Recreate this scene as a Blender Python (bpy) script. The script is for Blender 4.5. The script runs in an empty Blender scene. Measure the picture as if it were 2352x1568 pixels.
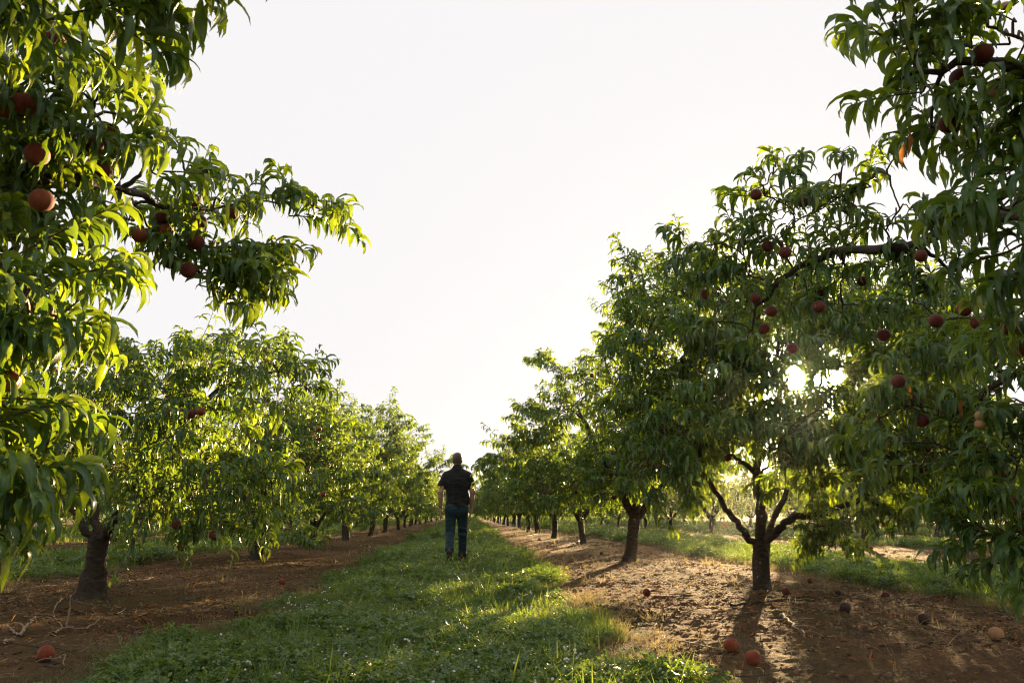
import bpy, math, random
import numpy as np
from mathutils import Vector

R = math.radians
scene = bpy.context.scene
COL = scene.collection
rng = np.random.default_rng(7)
random.seed(7)

# ------------------------------------------------------------------ camera, light, exposure
CAM_H, PITCH, YAW = 0.77, R(12.233), R(3.31)
cd = bpy.data.cameras.new('camera'); cd.lens = 28; cd.sensor_width = 36
cd.clip_start = 0.05; cd.clip_end = 3000
cd.dof.use_dof = True; cd.dof.focus_distance = 10.0; cd.dof.aperture_fstop = 11
cam = bpy.data.objects.new('camera', cd); COL.objects.link(cam)
cam.location = (0, 0, CAM_H); cam.rotation_euler = (R(90) + PITCH, 0, -YAW)
scene.camera = cam

SUN_AZ, SUN_EL = R(23.2), R(8.92)
SUNV = Vector((math.sin(SUN_AZ) * math.cos(SUN_EL), math.cos(SUN_AZ) * math.cos(SUN_EL), math.sin(SUN_EL)))
sl = bpy.data.lights.new('sun', 'SUN'); sl.energy = 5.0; sl.angle = R(0.53); sl.color = (1.0, 0.70, 0.36)
sun = bpy.data.objects.new('sun', sl); COL.objects.link(sun)
sun.rotation_euler = SUNV.to_track_quat('Z', 'Y').to_euler()
sun.location = (20, 40, 20)

world = bpy.data.worlds.new('World'); scene.world = world; world.use_nodes = True
wn = world.node_tree.nodes; wl = world.node_tree.links; wn.clear()
def wnode(t, **kw):
    n = wn.new(t)
    for k, v in kw.items(): setattr(n, k, v)
    return n
sky = wnode('ShaderNodeTexSky', sky_type='NISHITA', sun_disc=False, sun_elevation=SUN_EL, sun_rotation=SUN_AZ,
            altitude=100, air_density=1.0, dust_density=2.5, ozone_density=1.0)
veil = wnode('ShaderNodeMixRGB'); veil.inputs[0].default_value = 0.994; veil.inputs[2].default_value = (1.21, 1.185, 1.19, 1)
wl.new(sky.outputs[0], veil.inputs[1])
tc = wnode('ShaderNodeTexCoord')
dot = wnode('ShaderNodeVectorMath', operation='DOT_PRODUCT'); dot.inputs[1].default_value = SUNV
wl.new(tc.outputs['Generated'], dot.inputs[0])
mx = wnode('ShaderNodeMath', operation='MAXIMUM'); mx.inputs[1].default_value = 0.0; wl.new(dot.outputs['Value'], mx.inputs[0])
acc = veil.outputs[0]
for power, colr in ((2600.0, (900, 780, 560)), (220.0, (10, 8, 5))):   # the bright ring of haze round the sun
    pw = wnode('ShaderNodeMath', operation='POWER'); pw.inputs[1].default_value = power; wl.new(mx.outputs[0], pw.inputs[0])
    sc = wnode('ShaderNodeVectorMath', operation='SCALE'); sc.inputs[0].default_value = colr; wl.new(pw.outputs[0], sc.inputs['Scale'])
    ad = wnode('ShaderNodeVectorMath', operation='ADD'); wl.new(acc, ad.inputs[0]); wl.new(sc.outputs[0], ad.inputs[1]); acc = ad.outputs[0]
bg = wnode('ShaderNodeBackground'); bg.inputs[1].default_value = 0.1; wl.new(acc, bg.inputs[0])
wo = wnode('ShaderNodeOutputWorld'); wl.new(bg.outputs[0], wo.inputs[0])

vs = scene.view_settings
scene.display_settings.display_device = 'sRGB'
vs.view_transform = 'Standard'; vs.look = 'None'; vs.gamma = 1.0; vs.use_curve_mapping = False
vs.exposure = 2.95
cy = scene.cycles
cy.use_denoising = True; cy.denoiser = 'OPENIMAGEDENOISE'; cy.denoising_input_passes = 'RGB_ALBEDO_NORMAL'; cy.denoising_prefilter = 'ACCURATE'
scene.cycles.pixel_filter_type = 'BLACKMAN_HARRIS'; scene.cycles.filter_width = 1.15
cy.max_bounces = 7; cy.diffuse_bounces = 3; cy.glossy_bounces = 2; cy.transmission_bounces = 5; cy.volume_bounces = 0
cy.sample_clamp_indirect = 4.0
cy.caustics_reflective = False; cy.caustics_refractive = False

HAZE = 0.00022
# ------------------------------------------------------------------ helpers
FPX = 28 / 36 * 2352.0
def ray(px, py):
    u = px - 1176; v = 784 - py
    cp, sp = math.cos(PITCH), math.sin(PITCH); c, s = math.cos(YAW), math.sin(YAW)
    F = FPX * cp - v * sp; U = FPX * sp + v * cp
    return np.array([u * c + F * s, -u * s + F * c, U])
def at(px, py, Y):                        # a point in the place, Y metres down the lane
    r = ray(px, py); t = Y / r[1]
    return np.array([r[0] * t, Y, r[2] * t + CAM_H])
def gp(px, py):
    r = ray(px, py); t = -CAM_H / r[2]
    return r[0] * t, r[1] * t

def hash2(ix, iy, seed):
    h = (ix.astype(np.int64) * 374761393 + iy.astype(np.int64) * 668265263 + seed * 974711) & 0x7fffffff
    h = ((h ^ (h >> 13)) * 1274126177) & 0x7fffffff
    return ((h ^ (h >> 16)) & 0xffff) / 65535.0
def vnoise(x, y, seed=0):
    ix = np.floor(x); iy = np.floor(y); fx = x - ix; fy = y - iy
    fx = fx * fx * (3 - 2 * fx); fy = fy * fy * (3 - 2 * fy)
    a = hash2(ix, iy, seed); b = hash2(ix + 1, iy, seed); c = hash2(ix, iy + 1, seed); d = hash2(ix + 1, iy + 1, seed)
    return (a * (1 - fx) + b * fx) * (1 - fy) + (c * (1 - fx) + d * fx) * fy - 0.5

ROW = 5.92; LANE_C = -0.22; LANE_HALF = 1.30
def lane_d(x):                            # distance from the middle of the nearest grass lane
    return np.abs((x - LANE_C + ROW / 2) % ROW - ROW / 2)
def gz(x, y):
    x = np.asarray(x, float); y = np.asarray(y, float)
    d = lane_d(x)
    return 0.07 * np.clip((d - 1.3) / 1.6, 0, 1) ** 1.0 + 0.05 * vnoise(x / 1.3, y / 1.7, 3) + 0.06 * vnoise(x / 4, y / 5, 4)

def mesh_np(name, verts, faces, smooth=True, mat=None, attrs=None):
    me = bpy.data.meshes.new(name)
    verts = np.asarray(verts, np.float32).reshape(-1, 3)
    me.vertices.add(len(verts)); me.vertices.foreach_set('co', verts.ravel())
    faces = [np.asarray(f, np.int32) for f in faces if len(f)]
    loops = np.concatenate([f.ravel() for f in faces]) if faces else np.zeros(0, np.int32)
    sizes = np.concatenate([np.full(len(f), f.shape[1], np.int32) for f in faces]) if faces else np.zeros(0, np.int32)
    starts = np.concatenate([[0], np.cumsum(sizes)[:-1]]).astype(np.int32) if len(sizes) else sizes
    me.loops.add(len(loops)); me.loops.foreach_set('vertex_index', loops)
    me.polygons.add(len(sizes)); me.polygons.foreach_set('loop_start', starts)
    me.update(calc_edges=True)
    if len(sizes): me.polygons.foreach_set('use_smooth', np.full(len(sizes), smooth))
    for k, v in (attrs or {}).items():
        a = me.attributes.new(k, 'FLOAT', 'POINT'); a.data.foreach_set('value', np.asarray(v, np.float32))
    if mat: me.materials.append(mat)
    return me
def link(name, me, parent=None, loc=None):
    o = bpy.data.objects.new(name, me); COL.objects.link(o)
    if parent: o.parent = parent
    if loc is not None: o.location = loc
    return o
def tag(o, label=None, cat=None, group=None, kind=None):
    if label: o['label'] = label
    if cat: o['category'] = cat
    if group: o['group'] = group
    if kind: o['kind'] = kind
    return o
def norm(a): return a / np.maximum(np.linalg.norm(a, axis=-1, keepdims=True), 1e-9)

def tubes(P, Rd, sides, closed_tip=True):
    """P (M,K,3) polylines, Rd (M,K) radii -> verts, quads"""
    M, K, _ = P.shape
    T = np.gradient(P, axis=1); T = norm(T)
    ref = np.where(np.abs(T[:, :1, 2:3]) > 0.8, np.array([1.0, 0, 0]), np.array([0, 0, 1.0]))
    A = norm(np.cross(T, np.broadcast_to(ref, T.shape))); B = np.cross(T, A)
    th = np.arange(sides) / sides * 2 * np.pi
    V = P[:, :, None, :] + Rd[:, :, None, None] * (A[:, :, None, :] * np.cos(th)[None, None, :, None] + B[:, :, None, :] * np.sin(th)[None, None, :, None])
    idx = np.arange(M * K * sides).reshape(M, K, sides)
    q = np.stack([idx[:, :-1], np.roll(idx[:, :-1], -1, 2), np.roll(idx[:, 1:], -1, 2), idx[:, 1:]], -1).reshape(-1, 4)
    return V.reshape(-1, 3), q

class Acc:                                 # gathers pieces of one mesh
    def __init__(s): s.v = []; s.f = {}; s.n = 0; s.a = {}
    def add(s, v, *faces, **attrs):
        v = np.asarray(v, float).reshape(-1, 3)
        for f in faces:
            f = np.asarray(f, int)
            if len(f): s.f.setdefault(f.shape[1], []).append(f + s.n)
        for k, x in attrs.items(): s.a.setdefault(k, []).append(np.broadcast_to(x, (len(v),)))
        s.v.append(v); s.n += len(v)
    def mesh(s, name, mat=None, smooth=True):
        return mesh_np(name, np.concatenate(s.v), [np.concatenate(x) for x in s.f.values()], smooth, mat,
                       {k: np.concatenate(x) for k, x in s.a.items()})

# ------------------------------------------------------------------ materials
class NT:
    def __init__(s, name):
        s.m = bpy.data.materials.new(name); s.m.use_nodes = True
        s.t = s.m.node_tree; s.t.nodes.clear()
        s.out = s.n('ShaderNodeOutputMaterial')
    def n(s, t, **kw):
        x = s.t.nodes.new(t)
        for k, v in kw.items(): setattr(x, k, v)
        return x
    def l(s, a, b): s.t.links.new(a, b)
    def ramp(s, fac, stops):
        r = s.n('ShaderNodeValToRGB'); s.l(fac, r.inputs[0]); e = r.color_ramp.elements
        while len(e) < len(stops): e.new(0.5)
        for i, (p, c) in enumerate(stops): e[i].position = p; e[i].color = (*c, 1)
        return r.outputs[0]
    def noise(s, scale, detail=4, rough=0.6, vec=None, out='Fac'):
        x = s.n('ShaderNodeTexNoise'); x.inputs['Scale'].default_value = scale; x.inputs['Detail'].default_value = detail
        x.inputs['Roughness'].default_value = rough
        if vec is not None: s.l(vec, x.inputs['Vector'])
        return x.outputs[out]
    def math(s, op, a, b=None):
        x = s.n('ShaderNodeMath', operation=op)
        for i, v in enumerate((a, b)):
            if v is None: continue
            if isinstance(v, (int, float)): x.inputs[i].default_value = v
            else: s.l(v, x.inputs[i])
        return x.outputs[0]
    def mix(s, fac, a, b, mode='MIX'):
        x = s.n('ShaderNodeMixRGB', blend_type=mode)
        for i, v in ((0, fac), (1, a), (2, b)):
            if isinstance(v, (int, float)): x.inputs[i].default_value = v
            elif isinstance(v, tuple): x.inputs[i].default_value = (*v, 1)
            else: s.l(v, x.inputs[i])
        return x.outputs[0]
    def bump(s, h, strength, dist):
        b = s.n('ShaderNodeBump'); b.inputs['Strength'].default_value = strength; b.inputs['Distance'].default_value = dist
        s.l(h, b.inputs['Height']); return b.outputs[0]
    def pbsdf(s, color, rough=0.6, spec=0.5, normal=None, **kw):
        p = s.n('ShaderNodeBsdfPrincipled')
        if isinstance(color, tuple): p.inputs['Base Color'].default_value = (*color, 1)
        else: s.l(color, p.inputs['Base Color'])
        if isinstance(rough, (int, float)): p.inputs['Roughness'].default_value = rough
        else: s.l(rough, p.inputs['Roughness'])
        p.inputs['Specular IOR Level'].default_value = spec
        if normal is not None: s.l(normal, p.inputs['Normal'])
        for k, v in kw.items(): p.inputs[k].default_value = v
        return p.outputs[0]
    def done(s, shader): s.l(shader, s.out.inputs['Surface']); return s.m

def leaf_material(name, dark, light, tdark, tlight, tmix=0.5, rough=0.36, spec=0.5):
    m = NT(name)
    tone = m.n('ShaderNodeAttribute', attribute_name='tone').outputs['Fac']
    rib = m.n('ShaderNodeAttribute', attribute_name='rib').outputs['Fac']
    geo = m.n('ShaderNodeNewGeometry')
    pos = geo.outputs['Position']
    blotch = m.noise(45, 3, 0.6, pos)
    t2 = m.math('ADD', tone, m.math('MULTIPLY', m.math('SUBTRACT', blotch, 0.5), 0.5))
    base = m.ramp(t2, [(0.1, dark), (0.9, light), (1.0, tuple(min(1, c * k) for c, k in zip(light, (3.2, 1.6, 1.0))))])
    base = m.mix(geo.outputs['Backfacing'], base, m.mix(0.22, base, (0.12, 0.16, 0.07)))
    ribm = m.math('MULTIPLY', m.math('POWER', rib, 6.0), 0.5)
    base = m.mix(ribm, base, (0.20, 0.26, 0.09))
    tr = m.ramp(t2, [(0.1, tdark), (0.9, tlight)])
    p = m.pbsdf(base, rough, spec, m.bump(m.noise(160, 2, 0.5, pos), 0.25, 0.002))
    tl = m.n('ShaderNodeBsdfTranslucent'); m.l(tr, tl.inputs[0])
    mixs = m.n('ShaderNodeMixShader'); mixs.inputs[0].default_value = tmix
    m.l(p, mixs.inputs[1]); m.l(tl.outputs[0], mixs.inputs[2])
    return m.done(mixs.outputs[0])
M_LEAF = leaf_material('peach_leaf', (0.022, 0.070, 0.023), (0.078, 0.160, 0.028), (0.10, 0.18, 0.008), (0.34, 0.43, 0.014), 0.34, 0.34, 0.40)
M_DRYLEAF = leaf_material('withered_leaf', (0.16, 0.06, 0.02), (0.30, 0.13, 0.05), (0.5, 0.2, 0.05), (0.6, 0.28, 0.08), 0.4, 0.6, 0.2)
M_CLOVER = leaf_material('clover', (0.042, 0.098, 0.026), (0.130, 0.195, 0.050), (0.10, 0.20, 0.015), (0.32, 0.40, 0.04), 0.33, 0.5, 0.4)
M_BLADE = leaf_material('grass_blade', (0.050, 0.115, 0.022), (0.125, 0.200, 0.040), (0.12, 0.24, 0.015), (0.36, 0.42, 0.04), 0.38, 0.45, 0.4)
M_DRY = leaf_material('dry_grass', (0.085, 0.075, 0.040), (0.20, 0.165, 0.090), (0.20, 0.17, 0.07), (0.40, 0.32, 0.15), 0.35, 0.7, 0.2)

def bark_material():
    m = NT('bark')
    tcn = m.n('ShaderNodeTexCoord').outputs['Object']
    mp = m.n('ShaderNodeMapping'); mp.inputs['Scale'].default_value = (1, 1, 2.6); m.l(tcn, mp.inputs[0])
    n1 = m.noise(14, 6, 0.65, mp.outputs[0]); n2 = m.noise(60, 4, 0.6, tcn); n3 = m.noise(3.5, 3, 0.5, tcn)
    c = m.ramp(n1, [(0.3, (0.018, 0.013, 0.010)), (0.7, (0.080, 0.058, 0.041))])
    c = m.mix(m.math('MULTIPLY', m.math('GREATER_THAN', n3, 0.58), 0.35), c, (0.085, 0.082, 0.062))
    h = m.math('ADD', n1, m.math('MULTIPLY', n2, 0.35))
    return m.done(m.pbsdf(c, 0.85, 0.25, m.bump(h, 0.9, 0.02)))
M_BARK = bark_material()
def twig_material():
    m = NT('twig'); n = m.noise(40, 3)
    return m.done(m.pbsdf(m.ramp(n, [(0.3, (0.05, 0.035, 0.022)), (0.7, (0.12, 0.075, 0.045))]), 0.7, 0.3))
M_TWIG = twig_material()
def wood_material(name, a, b):
    m = NT(name); tcn = m.n('ShaderNodeTexCoord').outputs['Object']
    n = m.noise(30, 5, 0.65, tcn)
    return m.done(m.pbsdf(m.ramp(n, [(0.3, a), (0.7, b)]), 0.85, 0.2, m.bump(n, 0.6, 0.008)))
M_DEADWOOD = wood_material('dead_wood', (0.025, 0.02, 0.016), (0.07, 0.055, 0.042))
M_PALEWOOD = wood_material('pale_dry_wood', (0.16, 0.11, 0.07), (0.36, 0.27, 0.18))

def peach_material(name, red, yellow, bias):
    m = NT(name); tcn = m.n('ShaderNodeTexCoord').outputs['Object']
    n1 = m.noise(16, 4, 0.55, tcn); n2 = m.noise(160, 2, 0.5, tcn)
    f = m.math('ADD', n1, m.math('MULTIPLY', m.math('SUBTRACT', n2, 0.5), 0.25))
    c = m.ramp(f, [(bias - 0.12, red), (bias + 0.12, tuple(0.6 * a + 0.4 * b for a, b in zip(red, yellow))), (bias + 0.28, yellow)])
    return m.done(m.pbsdf(c, 0.75, 0.25, m.bump(n2, 0.15, 0.002), **{'Sheen Weight': 0.10, 'Sheen Roughness': 0.4, 'Subsurface Weight': 0.0}))
M_PEACH = [peach_material('peach_red', (0.085, 0.014, 0.009), (0.24, 0.075, 0.022), 0.58),
           peach_material('peach_blush', (0.15, 0.024, 0.012), (0.32, 0.12, 0.03), 0.52),
           peach_material('peach_tan', (0.26, 0.13, 0.06), (0.42, 0.27, 0.12), 0.45),
           peach_material('peach_rotten', (0.035, 0.018, 0.014), (0.09, 0.045, 0.03), 0.55)]

# ------------------------------------------------------------------ ground
def ground_material():
    m = NT('orchard_ground')
    geo = m.n('ShaderNodeNewGeometry'); pos = geo.outputs['Position']
    sx = m.n('ShaderNodeSeparateXYZ'); m.l(pos, sx.inputs[0])
    x = m.math('ADD', sx.outputs[0], -LANE_C)
    d = m.math('PINGPONG', x, ROW / 2)
    edge = m.math('MULTIPLY', m.math('SUBTRACT', m.noise(1.1, 5, 0.65, pos), 0.5), 1.3)
    lane = m.math('LESS_THAN', m.math('ADD', d, edge), LANE_HALF + 0.05)
    mp = m.n('ShaderNodeMapping'); mp.inputs['Scale'].default_value = (1, 0.55, 1); m.l(pos, mp.inputs[0])
    big = m.noise(0.9, 5, 0.6, pos); med = m.noise(7, 6, 0.7, mp.outputs[0]); fine = m.noise(60, 5, 0.7, mp.outputs[0])
    soil = m.ramp(m.math('ADD', m.math('MULTIPLY', med, 0.55), m.math('MULTIPLY', fine, 0.45)),
                  [(0.34, (0.058, 0.040, 0.027)), (0.50, (0.132, 0.080, 0.045)), (0.66, (0.22, 0.126, 0.062))])
    soil = m.mix(m.ramp(big, [(0.45, (0, 0, 0)), (0.62, (0.55, 0.55, 0.55))]), soil, m.mix(fine, (0.045, 0.045, 0.020), (0.11, 0.10, 0.045)))
    under = m.ramp(m.math('ADD', m.math('MULTIPLY', med, 0.6), m.math('MULTIPLY', fine, 0.4)), [(0.35, (0.022, 0.030, 0.012)), (0.65, (0.075, 0.085, 0.030))])
    far = m.n('ShaderNodeMapRange'); far.inputs[1].default_value = 18; far.inputs[2].default_value = 60; m.l(sx.outputs[1], far.inputs[0])
    under = m.mix(far.outputs[0], under, m.mix(fine, (0.05, 0.10, 0.03), (0.10, 0.15, 0.045)))
    c = m.mix(lane, soil, under)
    v = m.n('ShaderNodeTexVoronoi'); v.inputs['Scale'].default_value = 34; m.l(mp.outputs[0], v.inputs['Vector'])
    h = m.math('ADD', m.math('MULTIPLY', med, 1.0), m.math('ADD', m.math('MULTIPLY', fine, 0.7), m.math('MULTIPLY', v.outputs['Distance'], 0.5)))
    return m.done(m.pbsdf(c, 0.98, 0.02, m.bump(h, 0.9, 0.045)))
M_GROUND = ground_material()

ys = [-60, -20, -6, -2, 0, 1.5, 2.6]
y = 3.2
while y < 900:
    ys.append(y); y += max(0.022, 0.0042 * y) if y < 16 else 0.03 * y
ys = np.array(ys)
xs = np.concatenate([[-900, -400, -200, -100, -60, -40], np.arange(-30, -7.5, 0.75), np.arange(-7.5, 8.5, 0.034), np.arange(8.5, 31, 0.75), [40, 60, 100, 200, 400, 900]])
GX, GY = np.meshgrid(xs, ys)
def micro(x, y):
    soilm = np.clip((lane_d(x) - 1.0) / 0.5, 0, 1) * np.clip((26 - y) / 8, 0, 1)
    m = 0.012 * vnoise(x / .34, y / .42, 11) + 0.008 * vnoise(x / .13, y / .16, 12) + 0.024 * np.abs(vnoise(x / .06, y / .07, 13)) + 0.016 * vnoise(x / .034, y / .04, 14)
    cl = np.maximum(vnoise(x / .075, y / .085, 15) - 0.30, 0) * 0.12
    return (m + cl) * (0.25 + 0.75 * soilm)
GZ = gz(GX, GY) + micro(GX, GY)
GZ[np.abs(GX) > 35] *= 0.3
nx = len(xs); ny = len(ys)
ii = np.arange(nx * ny).reshape(ny, nx)
q = np.stack([ii[:-1, :-1], ii[:-1, 1:], ii[1:, 1:], ii[1:, :-1]], -1).reshape(-1, 4)
tag(link('ground', mesh_np('ground', np.stack([GX, GY, GZ], -1), [q], True, M_GROUND)), kind='structure')
def gtop(x, y): return float(gz(x, y) + micro(np.asarray(float(x)), np.asarray(float(y))))

# ------------------------------------------------------------------ leaves and shoots
def leaf_geo(P, D, L, W, droop, tone, ns, g, sidehint=None):
    """curved, folded lance leaves: returns verts (M,V,3), tri & quad index templates, rib and tone attributes"""
    M = len(P); K = ns + 2
    step = (L / (ns + 1))[:, None]
    hor = D * np.array([1, 1, 0.0]); bad = np.linalg.norm(hor, axis=1) < 0.15
    hor[bad] = (g or rng).normal(size=(bad.sum(), 3)) * np.array([1, 1, 0.0]); hor = norm(hor)
    e0 = np.arcsin(np.clip(D[:, 2], -1, 1)); e0 = np.where(droop > 1.3, e0 * 0.55 + 0.34, e0)
    def aim(t):                             # the leaf arches over and hangs down
        e = np.maximum(e0 - droop * t, np.minimum(e0, -1.95))
        return hor * np.cos(e)[:, None] + np.array([0, 0, 1.0]) * np.sin(e)[:, None]
    d = aim(0.0); pts = [P]; dirs = [d]
    for k in range(ns + 1):
        pts.append(pts[-1] + aim((k + 0.5) / (ns + 1)) * step)
        dirs.append(aim((k + 1) / (ns + 1)))
    S0 = norm(np.cross(hor, np.array([0, 0, 1.0])))
    g = g or rng
    roll = g.normal(0, 0.55, M); tw = g.normal(0, 0.5, M)
    fold = g.uniform(0.15, 0.75, M)[:, None]
    V = [pts[0][:, None, :]]; rib = [np.ones(1)]
    wave = g.uniform(0, 6.28, M)
    for k in range(1, ns + 1):
        t = k / (ns + 1)
        dk = dirs[k]; a = (roll + tw * (t - 0.4))[:, None]
        S = norm(S0 - dk * np.sum(S0 * dk, 1, keepdims=True)); N = np.cross(S, dk)
        S2 = S * np.cos(a) + N * np.sin(a); N2 = np.cross(S2, dk)
        w = (W * 0.5 * math.sin(math.pi * t ** 0.82) ** 0.85)[:, None]
        wob = (np.sin(wave + k * 2.1) * 0.25)[:, None]
        p = pts[k]
        V += [(p - S2 * w + N2 * w * (fold + wob))[:, None], p[:, None], (p + S2 * w + N2 * w * (fold - wob))[:, None]]
        rib += [np.zeros(1), np.ones(1), np.zeros(1)]
    V.append(pts[ns + 1][:, None]); rib.append(np.ones(1))
    V = np.concatenate(V, 1); rib = np.concatenate(rib); nv = V.shape[1]
    tr = [[0, 2, 1], [0, 3, 2]]; qd = []
    for k in range(ns - 1):
        b = 1 + 3 * k
        qd += [[b, b + 1, b + 4, b + 3], [b + 1, b + 2, b + 5, b + 4]]
    b = 1 + 3 * (ns - 1); tr += [[b, b + 1, nv - 1], [b + 1, b + 2, nv - 1]]
    return V, np.array(tr), np.array(qd, int).reshape(-1, 4), rib
def leaves_mesh(name, V, tr, qd, rib, tone, mat):
    M, nv, _ = V.shape
    off = (np.arange(M) * nv)[:, None, None]
    return mesh_np(name, V, [(tr[None] + off).reshape(-1, 3)] + ([(qd[None] + off).reshape(-1, 4)] if len(qd) else []), True, mat,
                   {'rib': np.tile(rib, M), 'tone': np.repeat(tone, nv)})

def shoots(B, D, Ln, nl, g, leafL=0.14, leafW=0.030, droop=2.5):
    """leafy twigs: B bases, D directions, Ln lengths, nl leaves each -> twig polylines and leaf parameters"""
    M = len(B); K = 5
    t = np.linspace(0, 1, K)
    sag = g.uniform(-0.15, 0.5, M)
    side = norm(g.normal(size=(M, 3)))
    TP = B[:, None] + D[:, None] * (Ln[:, None, None] * t[None, :, None]) + side[:, None] * (Ln[:, None, None] * 0.10 * np.sin(t * np.pi)[None, :, None])
    TP[:, :, 2] -= (sag[:, None] * Ln[:, None]) * (t ** 2)[None]
    TR = np.linspace(1, 0.35, K)[None] * (0.0028 + 0.002 * g.random(M))[:, None]
    sid = np.repeat(np.arange(M), nl); j = np.concatenate([np.arange(n) for n in nl]); tt = 0.06 + 0.94 * (j + 0.5) / nl[sid]
    f = tt * (K - 1); k0 = np.minimum(f.astype(int), K - 2); fr = (f - k0)[:, None]
    P = TP[sid, k0] * (1 - fr) + TP[sid, k0 + 1] * fr
    ax = norm(TP[sid, k0 + 1] - TP[sid, k0])
    a1 = norm(np.cross(ax, np.array([0.13, 0.21, 0.97]))); a2 = np.cross(ax, a1)
    ph = j * 2.39996 + g.uniform(0, 6.28, M)[sid] + g.normal(0, 0.3, len(sid))
    rad = a1 * np.cos(ph)[:, None] + a2 * np.sin(ph)[:, None]
    el = g.uniform(0.45, 1.15, len(sid)) + 0.5 * (tt > 0.85)
    DL = norm(rad + ax * el[:, None] + np.array([0, 0, 0.45]) + g.normal(0, 0.14, (len(sid), 3)))
    sz = (0.72 + 0.38 * g.random(len(sid))) * np.where(tt > 0.88, 0.72, 1.0) * (0.8 + 0.35 * np.sin(np.pi * np.clip(tt, 0, 1)))
    L = leafL * sz; W = leafW * (0.8 + 0.4 * g.random(len(sid))) * (0.75 + 0.25 * sz)
    dr = droop * g.uniform(0.65, 1.4, len(sid))
    tone = np.clip(g.normal(0.42, 0.2, len(sid)) + 0.25 * (tt > 0.85) + g.normal(0, 0.10, M)[sid], 0, 1)
    return TP, TR, P, DL, L, W, dr, tone

def bez(a, b, bend, n=7):
    t = np.linspace(0, 1, n)[:, None]
    return a * (1 - t) + b * t + np.asarray(bend) * (t * (1 - t) * 4)

# peach meshes
def peach_mesh(mat, seed, r=0.038, split=False):
    n, mseg = 12, 18; g = np.random.default_rng(seed)
    V = [(0, 0, r * 0.86)]
    for i in range(1, n):
        th = math.pi * i / n
        for j in range(mseg):
            ph = 2 * math.pi * j / mseg
            dphi = min(abs(ph - math.pi), 2 * math.pi - abs(ph - math.pi))
            cl = 1 - 0.09 * math.exp(-(dphi / 0.28) ** 2) * math.sin(th) ** 0.5
            if split and 0.35 < th < 1.5: cl -= 0.30 * math.exp(-(((ph - 4.9 + math.pi) % (2 * math.pi) - math.pi) / 0.17) ** 2)
            rr = r * cl
            z = rr * math.cos(th) * 0.97
            if th < 0.7: z -= r * 0.14 * (1 - th / 0.7) ** 1.5
            V.append((rr * math.sin(th) * math.cos(ph) * 1.04, rr * math.sin(th) * math.sin(ph), z))
    V.append((0, 0, -r * 1.0))
    F4 = []; F3 = []
    for j in range(mseg):
        F3.append((0, 1 + j, 1 + (j + 1) % mseg))
        F3.append((len(V) - 1, 1 + (n - 2) * mseg + (j + 1) % mseg, 1 + (n - 2) * mseg + j))
        for i in range(n - 2):
            a = 1 + i * mseg + j; b = 1 + i * mseg + (j + 1) % mseg
            F4.append((a, a + mseg, b + mseg, b))
    return mesh_np('peach', V, [np.array(F3), np.array(F4)], True, mat)
PEACH = [peach_mesh(M_PEACH[0], 1), peach_mesh(M_PEACH[1], 2), peach_mesh(M_PEACH[2], 3, 0.026), peach_mesh(M_PEACH[3], 4, 0.036)]
PEACH_SPLIT = peach_mesh(M_PEACH[1], 5, 0.041, True)

# ------------------------------------------------------------------ trees
def trunk_mesh(poly, rad, sides=14, roots=(), seed=0, z0=-0.06):
    g = np.random.default_rng(seed)
    a = Acc()
    P = np.asarray(poly, float); n = 12
    t = np.linspace(0, 1, len(P)); tt = np.linspace(0, 1, n)
    PP = np.stack([np.interp(tt, t, P[:, i]) for i in range(3)], 1); RR = np.interp(tt, t, rad)
    RR = RR * (1 + 0.30 * np.exp(-tt * 10))
    V, q = tubes(PP[None], RR[None], sides)
    V = V.reshape(n, sides, 3)
    th = np.arange(sides) / sides * 2 * np.pi
    for k in range(n):
        bump = 1 + 0.07 * np.sin(3 * th + k * 0.4 + seed) + 0.05 * np.sin(5 * th - k * 0.7) + g.normal(0, 0.02, sides)
        if tt[k] < 0.25: bump += 0.28 * (1 - tt[k] / 0.25) * np.maximum(0, np.sin(th * 2.5 + seed)) 
        V[k] = PP[k] + (V[k] - PP[k]) * bump[:, None]
    a.add(V, q)
    for (ang, ln, r0) in roots:
        d = np.array([math.cos(ang), math.sin(ang), 0])
        s = P[0] + np.array([0, 0, 0.10]) + d * rad[0] * 0.6
        e = P[0] + d * (rad[0] + ln) + np.array([0, 0, -0.04])
        pl = bez(s, e, (0, 0, 0.015), 6)
        v, qq = tubes(pl[None], np.linspace(r0, r0 * 0.4, 6)[None], 8); a.add(v, qq)
    return a.mesh('trunk', M_BARK)

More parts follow.
